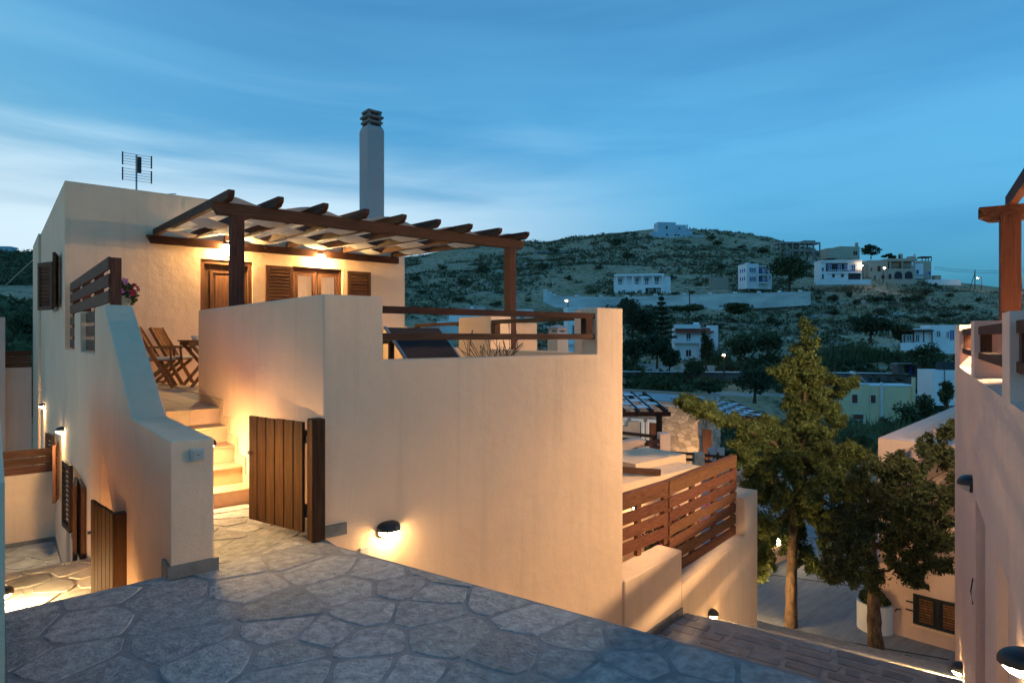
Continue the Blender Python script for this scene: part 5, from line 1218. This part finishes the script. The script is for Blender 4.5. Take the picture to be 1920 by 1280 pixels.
# white house with terrace pergola on the right
h = House('terrace_house','low white house with brown roofed veranda left of the right house parapet',1698,655,106,-.05)
h.box(50,110,-8,46,6,40,WHITE); h.box(20,52,0,40,10,40,WHITE); h.box(-8,50,-2,13,0,2,WHITE,'garden_wall')
h.box(-4,50,34,37,-2,14,BROWNP,'veranda_roof'); [h.box(x,x+1.5,13,34,-1,.5,BROWNP,'post') for x in (-3,14,32,47)]
for a in ((0,4,16,27),(8,16,16,27),(24,30,14,27)): h.win(*a,9.8,TEALP)
for a in ((60,66,24,34),(78,82,22,33)): h.win(*a,5.8,TEALP)
h.win(84,91,18,36,5.8,BLUEP)
# yellow house
h = House('yellow_house','pale yellow two storey house with rust shutters in the valley',1572,812,88,-.10)
h.box(0,54,0,92,0,50,YEL); h.box(54,84,0,90,4,50,YEL); h.box(84,138,0,88,4,56,YEL); h.box(138,174,0,70,10,56,YEL); h.box(166,174,70,90,10,20,YEL,'pillar')
h.box(-2,54,92,94,-1,50,WHITE,'roof_edge'); h.box(54,138,88.5,91,3,50,WHITE,'roof_edge')
RUST = mat('rust_shutter',(.22,.07,.035),.7,.2,3)
h.win(24,34,57,73,-.2,RUST,mull=False); h.win(59,68,57,72,3.8,RUST,mull=False); s_=h.win(26,44,26,36,-.2,RUST,mull=False); h.win(27,43,16,25,-.2,PANE)
h.win(141,146,50,72,9.8,PANE); h.box(150,166,50,70,9.7,10.3,DARKIN,'loggia'); h.box(76,79.5,0,96,1,4,WHITE2,'drain_pipe'); h.box(132,137,30,106,1,5,YEL,'chimney'); h.box(131,138,106,109,.5,5.5,DARKIN,'chimney_cap')
k=h.k; sp_ = thing('solar_heater','solar water heater with tilted panel on the yellow house roof','solar heater',(h.M @ Vector((38*k,10*k,94*k))))
MB(h.M).add([(36*k,8*k,112*k),(58*k,8*k,95*k),(58*k,24*k,95*k),(36*k,24*k,112*k),(36*k,8*k,111*k),(58*k,8*k,94.2*k),(58*k,24*k,94.2*k),(36*k,24*k,111*k)],[(0,1,2,3),(7,6,5,4),(0,4,5,1),(1,5,6,2),(2,6,7,3),(3,7,4,0)]).build('panel',mat('solar_panel',(.10,.16,.24),.2,.1,3),sp_)
MB(h.M).tube([(32*k,8*k,113*k),(32*k,24*k,113*k)],2.6*k,10).build('tank',WHITE2,sp_); MB(h.M).box(33*k,34*k,10*k,11*k,94*k,111*k).build('stand',STEEL,sp_); MB(h.M).box(33*k,34*k,21*k,22*k,94*k,111*k).build('stand',STEEL,sp_)
lt = thing('tiled_lean_to','red corrugated lean-to roof in front of the yellow house','roof',h.M @ Vector((0,0,0)))
for i in range(24): MB(h.M).tube([((-16+i*3.9)*k,-1*k,12.5*k),((-16+i*3.9)*k,-14*k,3*k)],1.7*k,6).build('roof_tile',REDT,lt)
for i in (0,12,23): MB(h.M).box((-16+i*3.9)*k-.1,(-16+i*3.9)*k+.1,-13.5*k,-12.5*k,-30*k,2*k).build('post',BROWNP,lt)
h = House('white_annex','plain white block behind the right house wall with a looping cable',1750,760,76,-.05)
h.box(0,60,0,66,0,50,WHITE); k=h.k; MB(h.M).tube([(20*k,-.6*k,66*k),(20*k,-.6*k,40*k),(30*k,-.6*k,30*k),(44*k,-.6*k,27*k)],.05,5).build('cable',BLACK,h.t); h.box(22,60,66,80,10,30,DARKIN,'roof_shed')
h = House('stone_hut','tiny stone hut with dark opening and blue door above the roadside wall',1683,702,101)
h.box(0,13,0,19,0,20,CAPW); h.box(36,43,0,19,0,20,CAPW); h.box(13,36,0,19,16,20,CAPW); h.box(-1,44,19,21,-2,21,CONC,'roof'); h.box(28,34,0,17,8,9,BLUEP,'door')
# houses glimpsed through the railing
h = House('blue_house','pale blue white house with balcony partly behind the terrace wall end',1066,668,100,.1)
h.box(0,60,0,92,4,50,WHITE); h.box(-1,60,88,92,2,50,WHITE,'roof'); h.rails(0,56,26,34,-3,WHITE,10); h.box(-8,60,22,26,-4,4,WHITE,'balcony')
h.win(12,18,78,88,3.8,TEALP); h.win(8,16,36,58,3.8,TEALP); h.win(24,32,36,58,3.8,TEALP); h.win(14,20,6,20,3.8,TEALP)
h = House('low_white_house','low white house roof showing above the terrace rail',842,606,140,.05)
h.box(0,68,0,28,0,30,WHITE); h.box(-22,14,-6,4,-6,10,WHITE); h.box(40,46,28,31,4,8,WHITE,'roof_tank'); h.win(30,36,2,10,-.2,BLUEP); h.win(48,56,2,10,-.2,TEALP); h.rails(-21,13,4,8,-5,WHITE,7)
h = House('white_bungalow','white bungalow roof edge showing beside the right pergola post',925,604,140,.05)
h.box(0,76,0,24,0,30,WHITE); h.win(20,28,8,18,-.2,TEALP); h.win(50,58,8,18,-.2,TEALP)
long_wall('pale field wall seen under the far terrace rail',[(770,614,630,120),(870,612,630,120)],.5,RETW,'field_wall')
h = House('left_hill_house','grey house on the hill at the left image edge',-14,484,226,.1)
h.box(0,30,0,22,0,20,GREYB); h.box(30,46,0,14,2,18,BEIGE); h.win(14,20,10,16,-.2,BROWNP); h.win(22,27,10,16,-.2,BROWNP); h.box(0,32,20,22.5,-1,21,GREYB,'roof')

# ------------------------------------------------------------------ trees and bushes on the slopes
def tr(name,label,u,vb,D,hpx,rpx,fm=FOL,**kw):
    k = D/F; p = at(u,vb,D); return tree(name,label,p,hpx*k,rpx*k,kw.pop('leaf',.022*D/8),fm,**kw)
tr('broad_tree','large broad olive green tree between the two blue shuttered houses',1480,548,176,76,40,FOL,nclump=46,nleaf=70,trunk=.5,leaf=.42)
tr('umbrella_pine','wide rounded dark pine standing above the valley grass',1632,640,112,52,42,FOLP,nclump=44,nleaf=70,trunk=.35,leaf=.30)
tr('valley_tree','dark bushy tree left of the tall conifer behind the stone house',1415,752,84,64,44,FOLP,nclump=46,nleaf=70,trunk=.3,leaf=.24)
tr('crest_tree','dark round tree beside the beige villa on the ridge',1633,484,214,26,18,FOLP,nclump=22,nleaf=60,leaf=.4)
tr('crest_tree','small dark tree behind the arcade house roof',1668,488,214,12,12,FOLP,nclump=14,nleaf=40,leaf=.4)
for u,vb,D,h_,r_,lb in ((1185,650,118,90,26,'tall dark pine just right of the big terrace wall'),(1212,645,117,72,26,'dark pine left of the star shaped pine'),(1190,690,96,60,30,'dark green garden tree below the pines by the terrace wall'),(1232,688,100,66,26,'leafy tree in front of the red awning house balcony'),(1255,700,108,46,20,'rounded shrub like tree left of the garden gate'),(1175,600,132,40,16,'pine top peeping over the terrace wall corner')):
    tr('garden_pine',lb,u,vb,D,h_,r_,FOLP,nclump=40,nleaf=70,leaf=.26,trunk=.25)
tr('cypress','narrow dark cypress in front of the red awning house',1324,690,112,76,15,FOLP,nclump=34,nleaf=70,leaf=.22,rz=.48,cz=.52)
tr('garden_shrub','round grey green shrub on the road side wall below the cypress',1306,708,104,38,26,FOL,nclump=26,nleaf=70,leaf=.2,cz=.5,rz=.5)
for u,vb,D,h_,r_,lb in ((1390,668,116,44,34,'dark olive shrubbery right of the street lamp in the valley'),(1440,662,117,42,30,'dark shrubbery left of the tall conifer top'),(1735,690,98,52,34,'spreading bush right of the stone hut'),(1690,640,108,34,18,'dark fig bush left of the low white terrace house'),(1700,812,70,60,30,'leafy young tree in front of the yellow house'),(1735,800,72,64,18,'slim tree at the right corner of the yellow house'),(1775,760,64,48,16,'small pine beside the white annex'),(1660,812,72,30,26,'bush at the corner of the yellow house'),(1240,735,70,34,50,'mass of garden shrubs behind the stone house roof'),(1330,735,72,26,40,'low shrubs behind the stone house on the right'),(45,640,42,62,34,'green shrub beyond the far wall at the left edge'),(1290,584,150,14,40,'low spreading dark bush under the long retaining wall'),(1385,588,150,22,36,'broad dark bush under the middle of the retaining wall')):
    tr('slope_shrub',lb,u,vb,D,h_,r_,FOL,nclump=36,nleaf=60,leaf=.0022*D+.02,cz=.5,rz=.5,cat='shrub')
# star shaped norfolk pine
t = thing('norfolk_pine','star shaped pine with tiered branches beside the red awning house','tree',at(1240,650,112)); D=112; k=D/F
MB().tube([at(1240,650,D),at(1240,552,D)],[.25,.05],6).build('trunk',BARK,t)
P=[]
for i in range(9):
    v = 560+i*9.5; r = (3+i*3.2)*k
    for j in range(7):
        a_ = 2*math.pi*j/7+i; s_ = NR.uniform(.15,1,70)[:,None]; c0 = np.array(at(1240,v,D)); d_ = np.array((math.cos(a_),math.sin(a_),.18))
        P.append(c0+d_*r*s_+NR.normal(size=(70,3))*.10)
np_mesh('crown',leaves(np.concatenate(P),.22,2),4,FOLP,t)
# countable bushes dotted over the slope
bl = [(830,500),(905,505),(960,520),(1015,500),(1065,520),(1110,545),(1120,500),(1180,480),(1265,520),(1310,530),(1350,500),(1265,548),(1298,545),(1330,560),(1375,560),(1420,560),(1500,560),(1535,556),(1560,560),(1590,552),(1605,566),(1640,560),(1668,560),(1700,560),(1722,560),(1560,585),(1600,598),(1650,585),(1740,548),(1780,552),(1810,575),(1840,560),(1770,590),(1730,600),(1830,600),(1460,605),(1400,640),(1540,640),(1500,590),(1450,600),(1350,612),(1380,615),(1570,655),(1590,650),(1660,668),(1720,640),(795,545),(860,560),(930,570),(990,560),(870,530),(785,520),(1040,470),(1150,455),(1350,455),(1395,460),(1330,445),(1430,470)]
ORD = 'first second third fourth fifth sixth seventh eighth ninth tenth eleventh twelfth thirteenth fourteenth fifteenth sixteenth seventeenth eighteenth nineteenth twentieth'.split()
rank = {}
for u,v in sorted(bl):
    p, D = spot(u+rnd.uniform(-4,4), v+6, 90)
    wh = ('on the open slope behind the terrace pergola' if u < 1010 else 'near the hill crest around the hilltop house' if v < 485 else 'between white houses above the retaining wall' if v < 549 and u < 1540 else 'on the slope below the ridge houses' if u > 1490 and v < 604 else 'in the dry fields low on the slope')
    n_ = rank[wh] = rank.get(wh, -1)+1
    wd = rnd.uniform(14,30)*D/F; bush(p-Vector((0,0,.1)), wd, wd*rnd.uniform(.55,.8), f'{ORD[n_]} from left of the dark bushes {wh}', 'bushes '+wh)
# street lamps and wires
def street_lamp(label,u,v,vb,D,arm=0.0,r=.22):
    t = thing('street_lamp',label,'street lamp',at(u,vb,D)); a = at(u+arm,vb,D); b = at(u+arm,v-3,D); hd = at(u,v,D)
    MB().tube([a,b],[.12,.08],6).build('pole',BARK,t); MB().tube([b,hd+Vector((0,0,.25))],.05,5).build('arm',STEEL,t)
    MB().lathe(hd,[(.05,-.5*r),(r,-.3*r),(r,.4*r),(.05,.8*r)],10).build('lamp_head',GLOWSTREET,t)
street_lamp('lit street lamp above the terrace wall end, below the long retaining wall',1062,564,590,120,3)
street_lamp('lit street lamp in the valley left of the tall conifer',1357,666,706,106,1)
street_lamp('lit lamp beside the blue balcony house on the ridge',1616,498,528,188,2,.26)
street_lamp('brightest lit lamp in front of the arcade house',1658,503,530,188,-2,.32)
street_lamp('lit lamp left of the big pergola post at the right',1833,522,545,200,7,.28)
street_lamp('lit lamp right of the big pergola post at the image edge',1911,521,545,200,5,.28)
ut = thing('utility_pole','braced wooden utility pole on the ridge left of the pergola post','utility pole',at(1828,540,205)); MB().tube([at(1828,542,205),at(1828,506,205)],.14,6).build('pole',BARK,ut); MB().tube([at(1818,542,205),at(1828,512,205)],.10,6).build('brace',BARK,ut)
wr = thing('power_line','thin power line crossing the sky behind the pergola post','cable',at(1752,500,205))
for dv in (0,4): MB().tube([at(1752,500+dv,205),at(1790,505+dv,205),at(1828,507+dv,205),at(1870,508+dv,205),at(1925,504+dv,205)],.05,4).build('wire',BLACK,wr)
up = thing('utility_pole','lone utility pole against the long retaining wall','utility pole',at(1293,590,150)); MB().tube([at(1293,590,150),at(1293,548,150)],.13,6).build('pole',BARK,up)
cb = thing('guy_wire','thin wire running from the house side wall to the left','cable',at(64,485,17.9)); MB().tube([at(64,485,17.9),at(10,535,22)],.012,4).build('wire',PLASTIC,cb)
